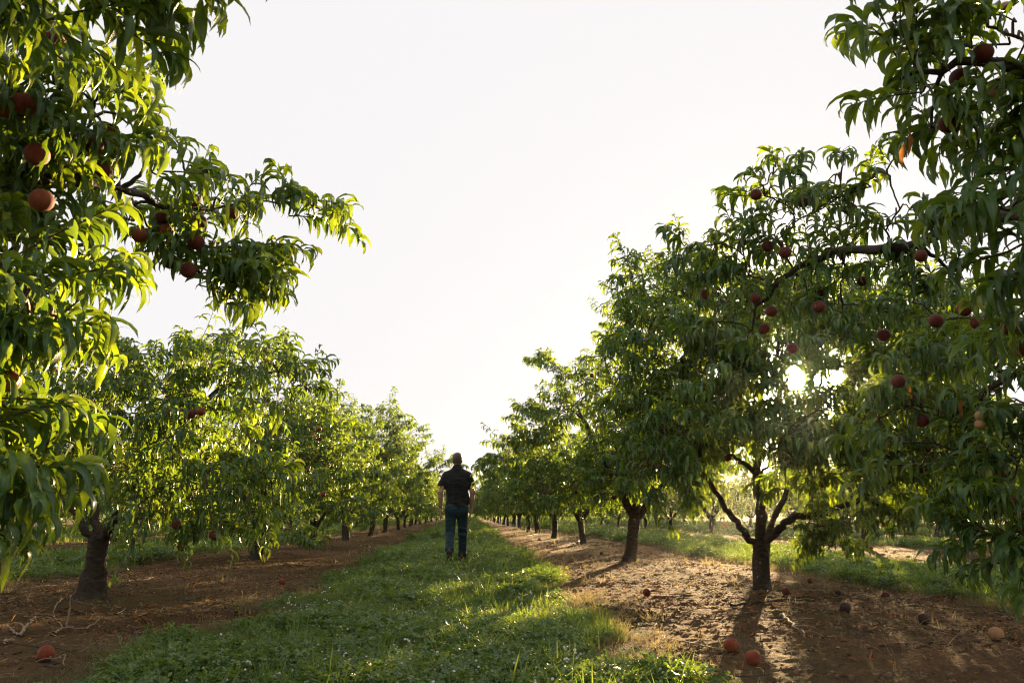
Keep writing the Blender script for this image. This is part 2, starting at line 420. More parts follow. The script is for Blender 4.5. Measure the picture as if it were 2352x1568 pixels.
def grow_tree(name, label, cat_group, base, trunk, limbs, lobes, seed, ns=3, leafL=0.14, leafW=0.030, droop=2.5,
              peaches=(), n_peach=0, single_leaves=0, branch_parts=True, sun_gap=0.0, up=0.35, leaves_per=(16, 26), shoot_len=(0.22, 0.46),
              roots=(), twig_sides=3, keep=None, sides=14):
    """trunk: (polyline, radii); limbs: list of (polyline, r0, r1); lobes: list of (centre, radii, shoots, outward) — all in world coordinates"""
    g = np.random.default_rng(seed)
    base = np.asarray(base, float)
    root = bpy.data.objects.new(name, None); COL.objects.link(root); root.location = base; root.empty_display_size = 0.2
    tag(root, label, 'tree', cat_group)
    def part(nm, me): return link(nm, me, root)
    part('trunk', trunk_mesh(np.asarray(trunk[0]) - base, trunk[1], sides, roots, seed))
    sk_p = []; sk_r = []
    for pl, r0, r1 in limbs:
        P = np.asarray(pl, float); t = np.linspace(0, 1, len(P)); n = 4 * len(P); tt = np.linspace(0, 1, n)
        PP = np.stack([np.interp(tt, t, P[:, i]) for i in range(3)], 1)
        PP[1:-1] = (PP[:-2] + PP[1:-1] * 2 + PP[2:]) / 4; PP[1:-1] = (PP[:-2] + PP[1:-1] * 2 + PP[2:]) / 4
        PP[2:] += g.normal(0, 0.010, (n - 2, 3))
        RR = np.linspace(r0, r1, n) * (1 + 0.10 * np.sin(np.arange(n) * 1.3 + seed) * 0.6)
        v, q = tubes((PP - base)[None], RR[None], 9)
        part('limb', mesh_np('limb', v, [q], True, M_BARK))
        sk_p.append(PP[n // 4:]); sk_r.append(RR[n // 4:])
    SP = np.concatenate(sk_p); SR = np.concatenate(sk_r)
    order = sorted(range(len(lobes)), key=lambda i: np.min(np.linalg.norm(SP - np.asarray(lobes[i][0]), axis=1)))
    br = Acc(); tw = Acc()
    B = []; D = []; 
    for i in order:
        c, rad, n, outw = lobes[i]; c = np.asarray(c, float); rad = np.asarray(rad, float) * np.ones(3)
        dist = np.linalg.norm(SP - c, axis=1) + 0.6 * np.maximum(0, SP[:, 2] - c[2] + 0.1)
        k = int(np.argmin(dist)); s = SP[k]; dl = np.linalg.norm(c - s)
        if dl > 0.08:
            pl = bez(s, c, (g.normal(0, 0.06 * dl), g.normal(0, 0.06 * dl), 0.10 * dl), 9)
            pl[1:-1] += g.normal(0, 0.015 * dl, (7, 3))
            r0 = min(SR[k] * 0.8, 0.010 + 0.016 * dl)
            RR = np.linspace(r0, 0.005, 9)
            v, q = tubes((pl - base)[None], RR[None], 6)
            if branch_parts: part('branch', mesh_np('branch', v, [q], True, M_BARK))
            else: br.add(v, q)
            SP = np.concatenate([SP, pl[2:]]); SR = np.concatenate([SR, RR[2:]])
        u = norm(g.normal(size=(n, 3))) * (g.random((n, 1)) ** 0.45)
        b = c + u * rad * 0.8
        out = norm(b - c + 1e-6) * 0.7 + np.asarray(outw, float) + np.array([0, 0, up]) + g.normal(0, 0.35, (n, 3))
        B.append(b); D.append(norm(out))
    B = np.concatenate(B); D = np.concatenate(D)
    if keep is not None:
        k = keep(B); B = B[k]; D = D[k]
    M = len(B)
    Ln = g.uniform(*shoot_len, M); nl = g.integers(leaves_per[0], leaves_per[1] + 1, M)
    TP, TR, P, DL, L, W, dr, tone = shoots(B, D, Ln, nl, g, leafL, leafW, droop)
    # thin connecting twigs from the nearest wood
    idx = np.empty(M, int)
    for s in range(0, M, 400):
        dd = np.linalg.norm(SP[None] - B[s:s + 400, None], axis=2); idx[s:s + 400] = np.argmin(dd, 1)
    C0 = SP[idx]; t = np.linspace(0, 1, 4)[None, :, None]
    CP = C0[:, None] * (1 - t) + B[:, None] * t; CP[:, 1:3, 2] += 0.03
    if twig_sides:
        v, q = tubes(CP - base, np.tile(np.linspace(0.006, 0.004, 4), (M, 1)), twig_sides); tw.add(v, q)
        v, q = tubes(TP - base, TR, twig_sides); tw.add(v, q)
        tag(part('twigs', tw.mesh('twigs', M_TWIG)), kind='stuff')
    if br.n: tag(part('branches', br.mesh('branches', M_BARK)), kind='stuff')
    V, tr, qd, rib = leaf_geo(P, DL, L, W, dr, tone, ns, g)
    if sun_gap:
        o = np.array([0, 0, CAM_H]); hit = np.zeros(len(V), bool); ragged = g.uniform(0.55, 1.35, (len(V), 1))
        for (qx, qy, k) in ((1830, 872, 1.0), (1880, 872, 0.45), (1925, 866, 0.60)):   # thin places in the leaves
            sv = norm(ray(qx, qy)); rel = V - o; along = rel @ sv; perp = np.linalg.norm(rel - along[..., None] * sv, axis=2)
            hit |= (perp < k * ragged * sun_gap * along / 7.5).any(1)
        V = V[~hit]; tone = tone[~hit]
    V = V - base
    mid = V.mean(1) + base
    if single_leaves:
        rel = mid - np.array([0, 0, CAM_H])
        c, s = math.cos(YAW), math.sin(YAW)
        fx = rel[:, 0] * c - rel[:, 1] * s; fy = rel[:, 0] * s + rel[:, 1] * c
        cp, sp = math.cos(PITCH), math.sin(PITCH)
        F = fy * cp + rel[:, 2] * sp; U = -fy * sp + rel[:, 2] * cp
        inside = (F > 0.3) & (np.abs(fx / np.maximum(F, .1)) < 0.66) & (np.abs(U / np.maximum(F, .1)) < 0.44)
        score = np.where(inside, np.linalg.norm(V[:, -1] - V[:, 0], axis=1) / np.maximum(F, 0.3), -1)
        pick = np.argsort(-score)[:single_leaves]; pick = pick[score[pick] > 0]
        for k in pick:
            part('leaf', leaves_mesh('leaf', V[k:k + 1], tr, qd, rib, tone[k:k + 1], M_LEAF))
        m = np.ones(len(V), bool); m[pick] = False
        V = V[m]; tone = tone[m]
    cr = part('crown', leaves_mesh('crown', V, tr, qd, rib, tone, M_LEAF))
    if single_leaves: cr['kind'] = 'stuff'
    pk = [(np.asarray(p, float), v) for p, v in peaches]
    if n_peach:
        for _ in range(n_peach):
            k = g.integers(0, M); pk.append((B[k] + np.array([g.normal(0, .04), g.normal(0, .04), -0.06]), int(g.random() < 0.45)))
    for p, v in pk:
        o = part('peach', PEACH[v]); o.location = p - base; o.rotation_euler = (g.uniform(-.4, .4), g.uniform(-.4, .4), g.uniform(0, 6.28))
        s = g.uniform(0.80, 0.96); o.scale = (s, s, s)
    return root

def copy_tree(o, loc, rz, s, label, group):
    c = o.copy(); COL.objects.link(c); c.location = loc; c.rotation_euler = (0, 0, rz); c.scale = s
    c['label'] = label; c['group'] = group
    for ch in CHILDREN[o.name]:
        d = ch.copy(); COL.objects.link(d); d.parent = c
    return c

def generic_spec(base, seed, height=2.9, rad=2.1, nshoot=330, fork=0.55, lean=0.0):
    """an open-vase peach tree: short trunk, four or five rising limbs, an umbrella of drooping lobes"""
    g = np.random.default_rng(seed); b = np.asarray(base, float)
    top = b + np.array([g.normal(0, .05) + lean, g.normal(0, .05), fork])
    trunk = ([b + np.array([0, 0, -0.08]), b * 0.5 + top * 0.5 + np.array([g.normal(0, .02), 0, 0]), top + np.array([0, 0, .05])], [0.095, 0.085, 0.090])
    limbs = []; lobes = []
    nlimb = 4 + int(g.random() < 0.5); a0 = g.uniform(0, 6.28)
    for i in range(nlimb):
        a = a0 + i * 6.283 / nlimb + g.normal(0, .2)
        d = np.array([math.cos(a), math.sin(a), 0]); hh = height * g.uniform(0.66, 0.84); rr = rad * g.uniform(0.50, 0.72)
        p1 = top + d * rr * 0.35 + np.array([0, 0, (hh - fork) * 0.36]); p2 = top + d * rr * 0.75 + np.array([0, 0, (hh - fork) * 0.72])
        p3 = top + d * rr + np.array([0, 0, hh - fork])
        limbs.append(([top - np.array([0, 0, .04]), p1, p2, p3], 0.060, 0.018))
        lobes.append((p3 + np.array([0, 0, .12]), (.5, .5, .4), 3, d * .4))
    per = []
    for ring, (rf, zf, cnt, rr) in enumerate(((0.92, 0.38, 12, .40), (1.0, 0.55, 12, .5), (0.80, 0.76, 10, .5), (0.48, 0.88, 6, .5), (0.52, 0.50, 7, .5), (0.15, 0.66, 3, .5))):
        for k in range(cnt):
            a = k * 6.283 / cnt + g.uniform(-.25, .25) + ring; d = np.array([math.cos(a), math.sin(a), 0])
            r_ = rad * rf * g.uniform(0.72, 1.02)
            c = b + d * r_ + np.array([0, 0, height * zf * g.uniform(0.9, 1.1)])
            per.append((c, (rr, rr, rr * 0.85), 1, d * (0.45 if ring < 3 else 0.2)))
    for k in range(7):                    # spires of upright young shoots
        a = g.uniform(0, 6.28); r_ = rad * g.uniform(0.1, 0.85); d = np.array([math.cos(a), math.sin(a), 0])
        per.append((b + d * r_ + np.array([0, 0, height * g.uniform(0.93, 1.08)]), (.18, .18, .35), 1, (0, 0, 0.8)))
    w = np.array([l[1][0] ** 2 * l[1][2] for l in per]); w = np.maximum(2, np.round(w / w.sum() * nshoot)).astype(int)
    lobes = [(l[0], l[1], int(n), l[3]) for l, n in zip(per, w)]
    return trunk, limbs, lobes

def px_lobes(rows, Yr, n_per, outw, seed, depth=0.35, dx=0.0):
    """rows: (x, y, r) in photograph pixels, turned into lobes standing between the two distances of Yr"""
    g = np.random.default_rng(seed); out = []
    for row in rows:
        x, y, r = row[:3]; Y = row[3] if len(row) > 3 else g.uniform(*Yr); k = row[4] if len(row) > 4 else 1.0
        c = at(x, y, Y); rm = r * Y / FPX
        c = c + np.array([dx * ((1.0 if Y < 2.95 else 0.15) + (0.4 if Y < 2.95 and dx < 0 and y > 840 else 0)), 0, 0])
        out.append((c, (rm, max(rm, depth) , rm), max(1, int(round(n_per * k))), outw))
    return out

GROUP_R = 'peach trees of the row right of the grass lane'
GROUP_L = 'peach trees of the row left of the grass lane'
R_ = 2.72; L_ = -3.2

# --- nearest tree on the left, only its crown reaches into the picture
b = np.array([-3.2, 2.1, 0.0]); b[2] = gtop(b[0], b[1])
top = b + np.array([0.05, 0, .55])
limbs = [([top, (-2.6, 2.1, 1.15), (-2.1, 2.3, 1.75), at(20, 420, 2.6), at(135, 408, 2.7), at(250, 418, 2.9), at(370, 470, 3.4), at(480, 478, 3.7)], 0.032, 0.009),
         ([top, (-2.7, 1.7, 1.2), (-2.0, 1.6, 1.9), at(-60, 60, 1.9), at(150, -60, 1.75)], 0.045, 0.006),
         ([top, (-2.6, 2.2, 0.9), (-1.9, 2.2, 1.05), at(-40, 1090, 2.1), at(90, 1110, 2.1)], 0.030, 0.005),
         ([top, (-3.4, 2.6, 1.2), (-3.3, 3.0, 2.2), (-3.0, 3.3, 2.9)], 0.06, 0.015),
         ([top, (-3.9, 2.0, 1.2), (-4.4, 1.9, 2.2)], 0.06, 0.015)]
rowsA = [(60, 20, 90, 1.9), (180, 70, 90, 1.9), (340, -20, 60, 1.8, .8), (455, -95, 40, 1.75, .7), (545, -105, 26, 1.7, .5), (-120, 100, 150, 2.0),
         (80, 190, 100, 2.3), (220, 190, 90, 2.4), (330, 230, 55, 2.5, .7), (60, 320, 100, 2.4), (200, 300, 100, 2.6), (300, 330, 70, 2.6, .8), (-120, 300, 150, 2.3),
         (60, 430, 80, 2.5), (170, 400, 90, 2.8), (270, 430, 60, 2.9, .8), (340, 390, 40, 3.0, .5),
         (40, 560, 90, 2.3), (130, 600, 80, 2.4), (200, 560, 60, 2.6, .7), (60, 690, 90, 2.2), (170, 700, 80, 2.3), (240, 740, 45, 2.3, .6), (-120, 600, 170, 2.3),
         (60, 800, 80, 2.2), (190, 800, 55, 2.3, .6), (20, 900, 70, 2.1), (110, 930, 60, 2.1, .7), (30, 1000, 60, 2.1), (-120, 900, 150, 2.2),
         (60, 1080, 80, 2.1), (170, 1080, 70, 2.15, .8), (240, 1080, 40, 2.2, .5), (40, 1120, 70, 2.1, .6), (150, 1100, 40, 2.15, .4), (-30, 1220, 50, 2.0, .6), (-120, 1150, 150, 2.1),
         (0, 1340, 25, 2.0, .25),
         (430, 370, 22, 3.5, .4), (410, 470, 45, 3.6, .8), (500, 460, 45, 3.7, .8), (580, 470, 40, 3.8, .7), (650, 470, 34, 3.8, .6), (715, 470, 30, 3.9, .5), (755, 490, 16, 3.9, .25),
         (420, 560, 50, 3.6, .9), (500, 570, 50, 3.7, 1.2), (570, 580, 30, 3.7, .8), (470, 630, 45, 3.7, .9), (550, 640, 45, 3.7, 1.2), (590, 660, 28, 3.7, .8), (530, 690, 26, 3.7, .7), (350, 520, 40, 3.4, .6), (320, 470, 40, 3.3, .5)]
lobes = px_lobes(rowsA, None, 5.4, (0.45, 0.0, -0.05), 3, 0.25, -0.15)
tr_, lm_, lb_ = generic_spec(b, 31, 2.9, 2.0, 240)
lobes += [l for l in lb_ if l[0][0] < -2.2 or (l[0][1] > 2.9 and l[0][0] < -1.9 - 0.1 * l[0][1]) or l[0][1] < 0.9 and l[0][0] < -1.8]
def keepL0(B):                             # nothing of this tree stands in the open middle of the lane
    return B[:, 0] < 0.5
pL0 = [((215, 335), 2.5, 0), ((85, 355), 2.2, 1), ((95, 460), 2.2, 1), ((120, 85), 2.0, 1), ((55, 240), 2.1, 1), ((12, 245), 2.1, 1), ((20, 875), 2.1, 1), ((-14, 1298), 2.0, 1),
       ((445, 460), 3.7, 0), ((370, 502), 3.6, 0), ((460, 510), 3.6, 0), ((432, 503), 3.7, 0), ((532, 490), 3.8, 0), ((451, 556), 3.6, 0), ((380, 532), 3.6, 1), ((391, 600), 3.7, 0), ((433, 620), 3.6, 0), ((240, 300), 2.8, 0), ((320, 540), 3.5, 1), ((235, 395), 2.9, 0)]
grow_tree('peach_tree', 'nearest peach tree on the left, its bright leafy branches filling the left edge', GROUP_L, b,
          ([b - (0, 0, .08), (b + top) / 2, top + (0, 0, .05)], [.11, .095, .10]), limbs, lobes, 101, ns=5, leafL=0.150, leafW=0.0255, droop=2.5,
          peaches=[(at(*p, Y + (.14 if Y < 2.6 else -.16)), v) for p, Y, v in pL0], n_peach=3, single_leaves=300, up=0.25, leaves_per=(14, 22), shoot_len=(0.16, 0.34), keep=keepL0, twig_sides=4)

# --- nearest tree on the right
b = np.array([3.0, 2.7, 0.0]); b[2] = gtop(b[0], b[1])
top = b + np.array([-0.03, 0, .55])
limbs = [([top, (2.75, 2.9, 1.15), at(2352, 470, 3.3), at(2230, 510, 3.6), at(2100, 568, 3.9), at(1930, 572, 4.1), at(1820, 622, 4.3), at(1740, 700, 4.5)], 0.050, 0.011),
         ([top, (2.6, 2.4, 1.3), (2.2, 2.2, 2.0), at(2260, 120, 2.2), at(2080, 180, 2.3)], 0.05, 0.007),
         ([top, (2.8, 3.1, 0.95), at(2330, 830, 3.6), at(2230, 930, 3.7)], 0.05, 0.010),
         ([top, (3.4, 2.5, 1.3), (3.9, 2.4, 2.3)], 0.06, 0.015), ([top, (3.2, 2.1, 1.3), (3.3, 1.5, 2.4)], 0.06, 0.015)]
rowsB = [(1970, 40, 50, 2.25, .5), (2070, 50, 70, 2.3, .7), (2190, 60, 80, 2.3, .7), (2310, 60, 80, 2.2, .8), (1985, 170, 45, 2.35, .45), (2080, 190, 70, 2.3, .6), (2190, 190, 80, 2.4, .6), (2310, 200, 80, 2.3, .7),
         (2060, 290, 45, 2.4, .4), (2150, 300, 60, 2.4, .45), (2260, 300, 70, 2.4, .6), (2340, 320, 70, 2.2), (2300, 430, 60, 2.2, .8), (2340, 540, 60, 2.2), (2300, 620, 45, 2.3, .7), (2345, 660, 60, 2.3), (2460, 100, 150, 2.2), (2480, 400, 150, 2.2),
         (1770, 400, 30, 4.3, .6), (1750, 450, 35, 4.3, .6), (1820, 470, 45, 4.3, .8), (1920, 400, 40, 4.3, .7), (1960, 440, 40, 4.2, .6), (2030, 390, 35, 4.0, .5), (1880, 480, 40, 4.3, .6), (2060, 480, 30, 4.0, .5), (2020, 520, 30, 4.1, .4),
         (1580, 580, 30, 4.5, .6), (1640, 560, 35, 4.5, .6), (1700, 570, 40, 4.4, .7), (1780, 550, 45, 4.4, .8), (1660, 640, 50, 4.6, .7), (1740, 640, 50, 4.5, .7), (1840, 640, 55, 4.4, .7), (1940, 620, 50, 4.2, .7), (2040, 600, 40, 4.1, .6),
         (2140, 540, 30, 3.9, .5), (2200, 640, 50, 3.9, .5), (2260, 720, 50, 3.8, .6), (1930, 700, 50, 4.4, .5), (2040, 720, 50, 4.3, .5), (2150, 740, 50, 4.1, .6), (1640, 740, 45, 4.7, .5), (1720, 760, 40, 4.7, .4), (1610, 850, 40, 4.8, .35),
         (2070, 820, 45, 4.0, .5), (2160, 850, 50, 3.9, .6), (2260, 840, 50, 3.8, .7), (2335, 860, 50, 3.5, .8), (2090, 930, 40, 3.8, .5), (2010, 960, 35, 3.9, .4), (2050, 1020, 40, 3.7, .5), (2180, 960, 50, 3.8, .6), (2290, 960, 50, 3.6, .8), (2240, 1060, 50, 3.6, .8), (2330, 1060, 50, 3.4),
         (2140, 1060, 40, 3.9, .4), (2300, 1160, 45, 3.4), (2260, 1190, 35, 3.5, .7), (2340, 1220, 40, 3.3), (2300, 1250, 28, 3.4, .6), (2330, 1290, 22, 3.4, .5), (2440, 1000, 120, 3.2), (2440, 750, 120, 3.0)]
lobes = px_lobes(rowsB, None, 5.6, (-0.40, 0.0, -0.05), 5, 0.28, 0.12)
tr_, lm_, lb_ = generic_spec(b, 37, 2.9, 2.0, 240)
lobes += [l for l in lb_ if l[0][0] > 2.6 + 0.25 * (l[0][1] - 2.7) and l[0][0] > 2.2]
pR0 = [((2258, 122), 2.2, 0), ((2205, 180), 2.3, 0), ((2287, 212), 2.4, 2), ((2310, 18), 2.4, 2), ((1763, 565), 4.3, 0), ((1803, 580), 4.1, 0), ((1905, 580), 4.3, 0), ((2115, 588), 3.7, 0), ((2197, 612), 3.7, 0),
       ((2215, 710), 3.4, 0), ((2245, 742), 3.4, 0), ((2320, 750), 2.9, 0), ((2150, 737), 3.3, 0), ((2063, 875), 3.4, 0), ((2252, 955), 3.4, 2), ((2251, 974), 3.4, 2), ((1735, 685), 4.3, 0), ((1772, 715), 4.3, 0),
       ((1880, 705), 4.2, 0), ((1755, 755), 4.4, 0), ((1885, 668), 4.4, 0), ((1980, 645), 4.2, 0), ((2345, 800), 3.0, 1), ((1955, 480), 4.3, 0), ((1845, 465), 4.2, 0), ((2060, 590), 4.0, 0), ((1820, 800), 4.6, 0), ((2290, 1085), 3.5, 1), ((2320, 1150), 3.4, 0), ((2255, 1030), 3.6, 0), ((2030, 770), 4.2, 0)]
T_R0 = grow_tree('peach_tree', 'nearest peach tree on the right with a long bare limb reaching over the lane', GROUP_R, b,
          ([b - (0, 0, .08), (b + top) / 2, top + (0, 0, .05)], [.10, .09, .10]), limbs, lobes, 102, ns=5, leafL=0.150, leafW=0.0255, droop=2.5,
          peaches=[(at(*p, Y), v) for p, Y, v in pR0], n_peach=8, single_leaves=300, up=0.25, leaves_per=(14, 22), shoot_len=(0.16, 0.34), sun_gap=0.13, twig_sides=4)
dl = []
for (x, y, Y) in ((2180, 240, 2.3), (2190, 275, 2.3), (2178, 262, 2.32), (2085, 320, 2.4), (2082, 350, 2.4), (2208, 940, 3.6), (2092, 900, 3.8)):
    p = at(x, y - 25, Y)
    V, tr, qd, rib = leaf_geo(p[None], norm(np.array([[random.gauss(0, .3), random.gauss(0, .3), -1.0]])), np.array([0.10]), np.array([0.022]), np.array([0.6]), None, 4, rng)
    link('withered_leaf', leaves_mesh('withered_leaf', V - np.array(T_R0.location), tr, qd, rib, np.array([random.random()]), M_DRYLEAF), T_R0)

# --- second tree on the right: the one the sun shines through
x0, y0 = 2.83, 7.74; b = np.array([x0, y0, gtop(x0, y0)])
fork = at(1747, 1252, 7.74)
limbs = [([fork - (0, 0, .05), at(1710, 1220, 7.7), at(1672, 1175, 7.6), at(1635, 1120, 7.4), at(1590, 1000, 7.2), at(1560, 820, 7.0)], 0.040, 0.012),
         ([fork - (0, 0, .05), at(1747, 1180, 7.8), at(1738, 1080, 7.9), at(1752, 1020, 7.9), at(1742, 940, 8.0), at(1760, 800, 8.2)], 0.056, 0.014),
         ([fork - (0, 0, .05), at(1785, 1215, 7.7), at(1818, 1188, 7.7), at(1875, 1183, 7.6), at(1960, 1150, 7.5), at(2040, 1112, 7.5), at(2150, 1000, 7.6)], 0.044, 0.016),
         ([at(1740, 1090, 7.9), at(1705, 1060, 7.8), at(1670, 1040, 7.7)], 0.030, 0.012),
         ([fork, at(1800, 1150, 8.2), at(1850, 1000, 8.5), at(1900, 820, 8.6)], 0.034, 0.012)]
g = np.random.default_rng(5)
rowsC = []
for gx in range(1475, 2260, 82):
    topy = np.interp(gx, [1440, 1500, 1700, 1950, 2260], [730, 690, 640, 650, 720])
    boty = np.interp(gx, [1440, 1560, 1650, 1760, 1900, 2260], [1050, 1070, 1030, 1050, 1100, 1160])
    for gy in np.arange(topy + 30, boty, 78):
        for yy in (6.5, 8.0):
            rowsC.append((gx + g.uniform(-28, 28), gy + g.uniform(-28, 28), 62, yy + g.uniform(-.6, .6)))
rowsC += [(1450, 640, 18, 7.0, .5), (1470, 700, 28, 7.0, .6), (1550, 610, 26, 7.4, .4), (1620, 600, 18, 7.2, .3), (1430, 780, 26, 7.0, .4), (1400, 880, 35, 7.0, .5), (1880, 1210, 30, 7.2, .8), (1930, 1215, 26, 7.2, .6), (1910, 1255, 16, 7.2, .4), (2060, 1190, 40, 7.4, .9), (2100, 1215, 26, 7.3, .5), (1560, 1110, 40, 7.0, .7)]
lobes = px_lobes(rowsC, None, 12.5, (0, -0.15, 0), 8, 0.40)
pT1 = [((1690, 943), 6.4, 0), ((1670, 1050), 6.4, 0), ((1875, 1060), 6.4, 0), ((1880, 1030), 6.6, 0), ((1828, 1048), 6.4, 0), ((1862, 972), 6.5, 0), ((1880, 975), 6.6, 0), ((1650, 945), 6.6, 0), ((1890, 1112), 6.6, 1), ((1550, 1040), 6.3, 0), ((1565, 1050), 6.3, 0),
       ((1690, 870), 6.4, 0), ((1530, 985), 6.4, 0), ((2130, 1030), 6.5, 0), ((2120, 1080), 6.4, 0)]
tr_t = ([b - (0, 0, .08), (b * .6 + fork * .4) + (0.0, 0, 0), fork + (0, 0, .03)], [.088, .078, .082])
T_T1 = grow_tree('peach_tree', 'peach tree with a forked trunk and the low sun shining through it', GROUP_R, b, tr_t, limbs, lobes, 103, ns=3,
          leafL=0.150, leafW=0.0265, peaches=[(at(*p, Y + .35), v) for p, Y, v in pT1], n_peach=14, single_leaves=300, sun_gap=0.084, sides=18)

# --- second tree on the left
x0, y0 = -3.15, 7.24; b = np.array([x0, y0, gtop(x0, y0)])
fork = at(228, 1245, 7.2)
limbs = [([fork - (0, 0, .05), at(260, 1190, 7.1), at(330, 1080, 6.8), at(420, 960, 6.6), at(520, 880, 6.4), at(640, 850, 6.3)], 0.046, 0.011),
         ([fork - (0, 0, .05), at(215, 1180, 7.3), at(200, 1050, 7.4), at(230, 900, 7.5)], 0.046, 0.012),
         ([fork - (0, 0, .05), at(180, 1190, 7.2), at(110, 1100, 7.2), at(20, 980, 7.2)], 0.036, 0.012),
         ([fork - (0, 0, .05), at(290, 1170, 7.7), at(390, 1050, 8.2), at(450, 940, 8.4)], 0.042, 0.012)]
rowsD = []
for gx in range(-80, 660, 78):
    topy = np.interp(gx, [-80, 100, 240, 520, 640], [860, 840, 830, 830, 860])
    boty = np.interp(gx, [-80, 130, 240, 330, 420, 540, 640], [1150, 1130, 1120, 1190, 1240, 1190, 1120])
    for gy in np.arange(topy + 24, boty, 74):
        for yy in (6.1, 8.2):
            rowsD.append((gx + g.uniform(-26, 26), gy + g.uniform(-26, 26), 58, yy + g.uniform(-.5, .5)))
rowsD += [(300, 810, 30, 6.4, .6), (400, 815, 26, 6.6, .5), (485, 805, 18, 6.6, .5), (610, 815, 30, 6.3, .7), (660, 860, 36, 6.2, .9), (705, 890, 26, 6.2, .7), (560, 830, 40, 6.3, .8), (600, 910, 40, 6.3, .7), (430, 1235, 26, 6.3, .7), (505, 1215, 24, 6.2, .6), (560, 1160, 34, 6.2, .7)]
lobes = px_lobes([r for r in rowsD if not (r[0] > 560 and 925 < r[1] < 1060)], None, 5.6, (0.10, -0.15, 0), 9, 0.40)
pL1 = [((388, 952), 5.7, 1), ((462, 945), 5.8, 1), ((440, 950), 5.8, 0), ((400, 945), 5.8, 0), ((493, 1228), 5.8, 0), ((405, 1205), 5.9, 0), ((330, 870), 5.9, 0), ((120, 850), 6.0, 1), ((150, 1000), 5.9, 0)]
grow_tree('peach_tree', 'broad peach tree left of the lane with a stout ridged trunk and surface roots', GROUP_L, b,
          ([b - (0, 0, .08), b * .62 + fork * .38 + (-0.012, 0, 0), b * .55 + fork * .45, fork + (0, 0, .04)], [.105, .103, .088, .078]), limbs, lobes, 104, ns=3, leafL=0.150, leafW=0.0265,
          peaches=[(at(*p, Y), v) for p, Y, v in pL1], n_peach=10, single_leaves=300, roots=((3.3, .16, .055), (-0.3, .2, .05), (4.6, .1, .05)), sides=18)

# --- third trees of both rows, shaped on their own
x0, y0 = 2.51, 12.48; b = np.array([x0, y0, gtop(x0, y0)])
t_, l_, lb = generic_spec(b, 51, 2.75, 1.85, 1100, 0.62, 0.14)
lb = [l for l in lb if not (l[0][0] > 2.1 and l[0][2] > 2.25) and not (l[0][0] > 2.8 and l[0][2] < 1.45) and not (l[0][1] > 12.7 and l[0][2] > 2.1)]
lb += px_lobes([(1240, 830, 18, 11.6), (1290, 860, 30, 11.6), (1340, 860, 30, 11.5), (1390, 830, 32, 11.6), (1405, 730, 16, 11.8), (1400, 780, 26, 11.8), (1240, 950, 24, 11.6), (1300, 940, 34, 11.4), (1230, 1010, 20, 11.6), (1370, 900, 40, 11.4), (1450, 820, 40, 11.6), (1500, 760, 40, 12)], None, 6, (-0.2, 0, 0.15), 4, 0.3)
grow_tree('peach_tree', 'tall peach tree with ragged crown and flared roots, behind the tree hiding the sun', GROUP_R, b, t_, l_, lb, 105, ns=2, leafW=0.032,
          n_peach=16, roots=((3.6, .10, .04), (4.6, .12, .04), (5.4, .10, .04)),
          peaches=[(at(*p, 11), 0) for p in ((1360, 862), (1395, 852), (1424, 930), (1455, 893), (1376, 858))])
x0, y0 = -3.2, 12.72; b = np.array([x0, y0, gtop(x0, y0)])
t_, l_, lb = generic_spec(b, 57, 2.35, 2.0, 950, 0.55, 0.12)
lb = [l for l in lb if not (l[0][0] < -2.9 and l[0][2] > 1.85)]
lb += px_lobes([(720, 930, 20, 11.8), (735, 985, 26, 11.6), (700, 1010, 30, 11.4), (660, 1040, 34, 11.2), (640, 1215, 22, 10.0, .7), (690, 1230, 20, 9.8, .7), (715, 1255, 12, 9.8, .5), (780, 1050, 30, 11.5), (830, 1080, 26, 11.6)], None, 7, (0.2, -.2, 0.05), 4, 0.25)
l_.append(([np.array(l_[0][0][0]), at(610, 1195, 12.3), at(650, 1195, 11.2), at(690, 1225, 10.0)], 0.035, 0.008))
grow_tree('peach_tree', 'fruit laden peach tree left of the lane with one low branch drooping towards the soil', GROUP_L, b, t_, l_, lb, 106, ns=2, leafW=0.032, n_peach=14,
          peaches=[(at(*p, Y), v) for p, Y, v in (((733, 985), 11, 1), ((718, 1000), 11, 1), ((733, 1008), 11, 0), ((680, 1055), 10.6, 0), ((647, 1160), 10, 1), ((600, 1095), 10.4, 1), ((605, 1080), 10.4, 1), ((635, 1085), 10.4, 1), ((676, 1095), 10.6, 1), ((660, 1222), 9.7, 0), ((742, 1134), 10.6, 1))])

# --- the other trees: three kinds grown once, then copied
VAR = []
for k, (sd, hh, rr, n) in enumerate(((61, 2.8, 2.05, 800), (67, 3.2, 2.1, 800), (71, 2.6, 2.15, 800))):
    b = np.array([0, 0, 0.0]); t_, l_, lb = generic_spec(b, sd, hh, rr, n, 0.6, (0.1, -0.06, 0.15)[k])
    VAR.append(grow_tree('peach_tree', 'x', 'x', b, t_, l_, lb, 200 + k, ns=2, leafL=0.150, leafW=0.036, n_peach=9, branch_parts=False, leaves_per=(15, 22), sides=10))
CHILDREN = {}
for o in COL.objects:
    if o.parent: CHILDREN.setdefault(o.parent.name, []).append(o)
ORD = 'first second third fourth fifth sixth seventh eighth ninth tenth eleventh twelfth thirteenth fourteenth fifteenth sixteenth seventeenth eighteenth nineteenth twentieth'.split()
spots = []
right_y = [19.4, 25.3, 30.2, 34.9, 41.3, 46.4, 51.6, 57, 62.5, 68, 74, 80, 87, 95, 104, 114, 125]
left_y = [17.4, 22.9, 28.4, 33.4, 38.6, 43.6, 49, 54.5, 60, 66, 73, 80, 88, 97, 107, 118]
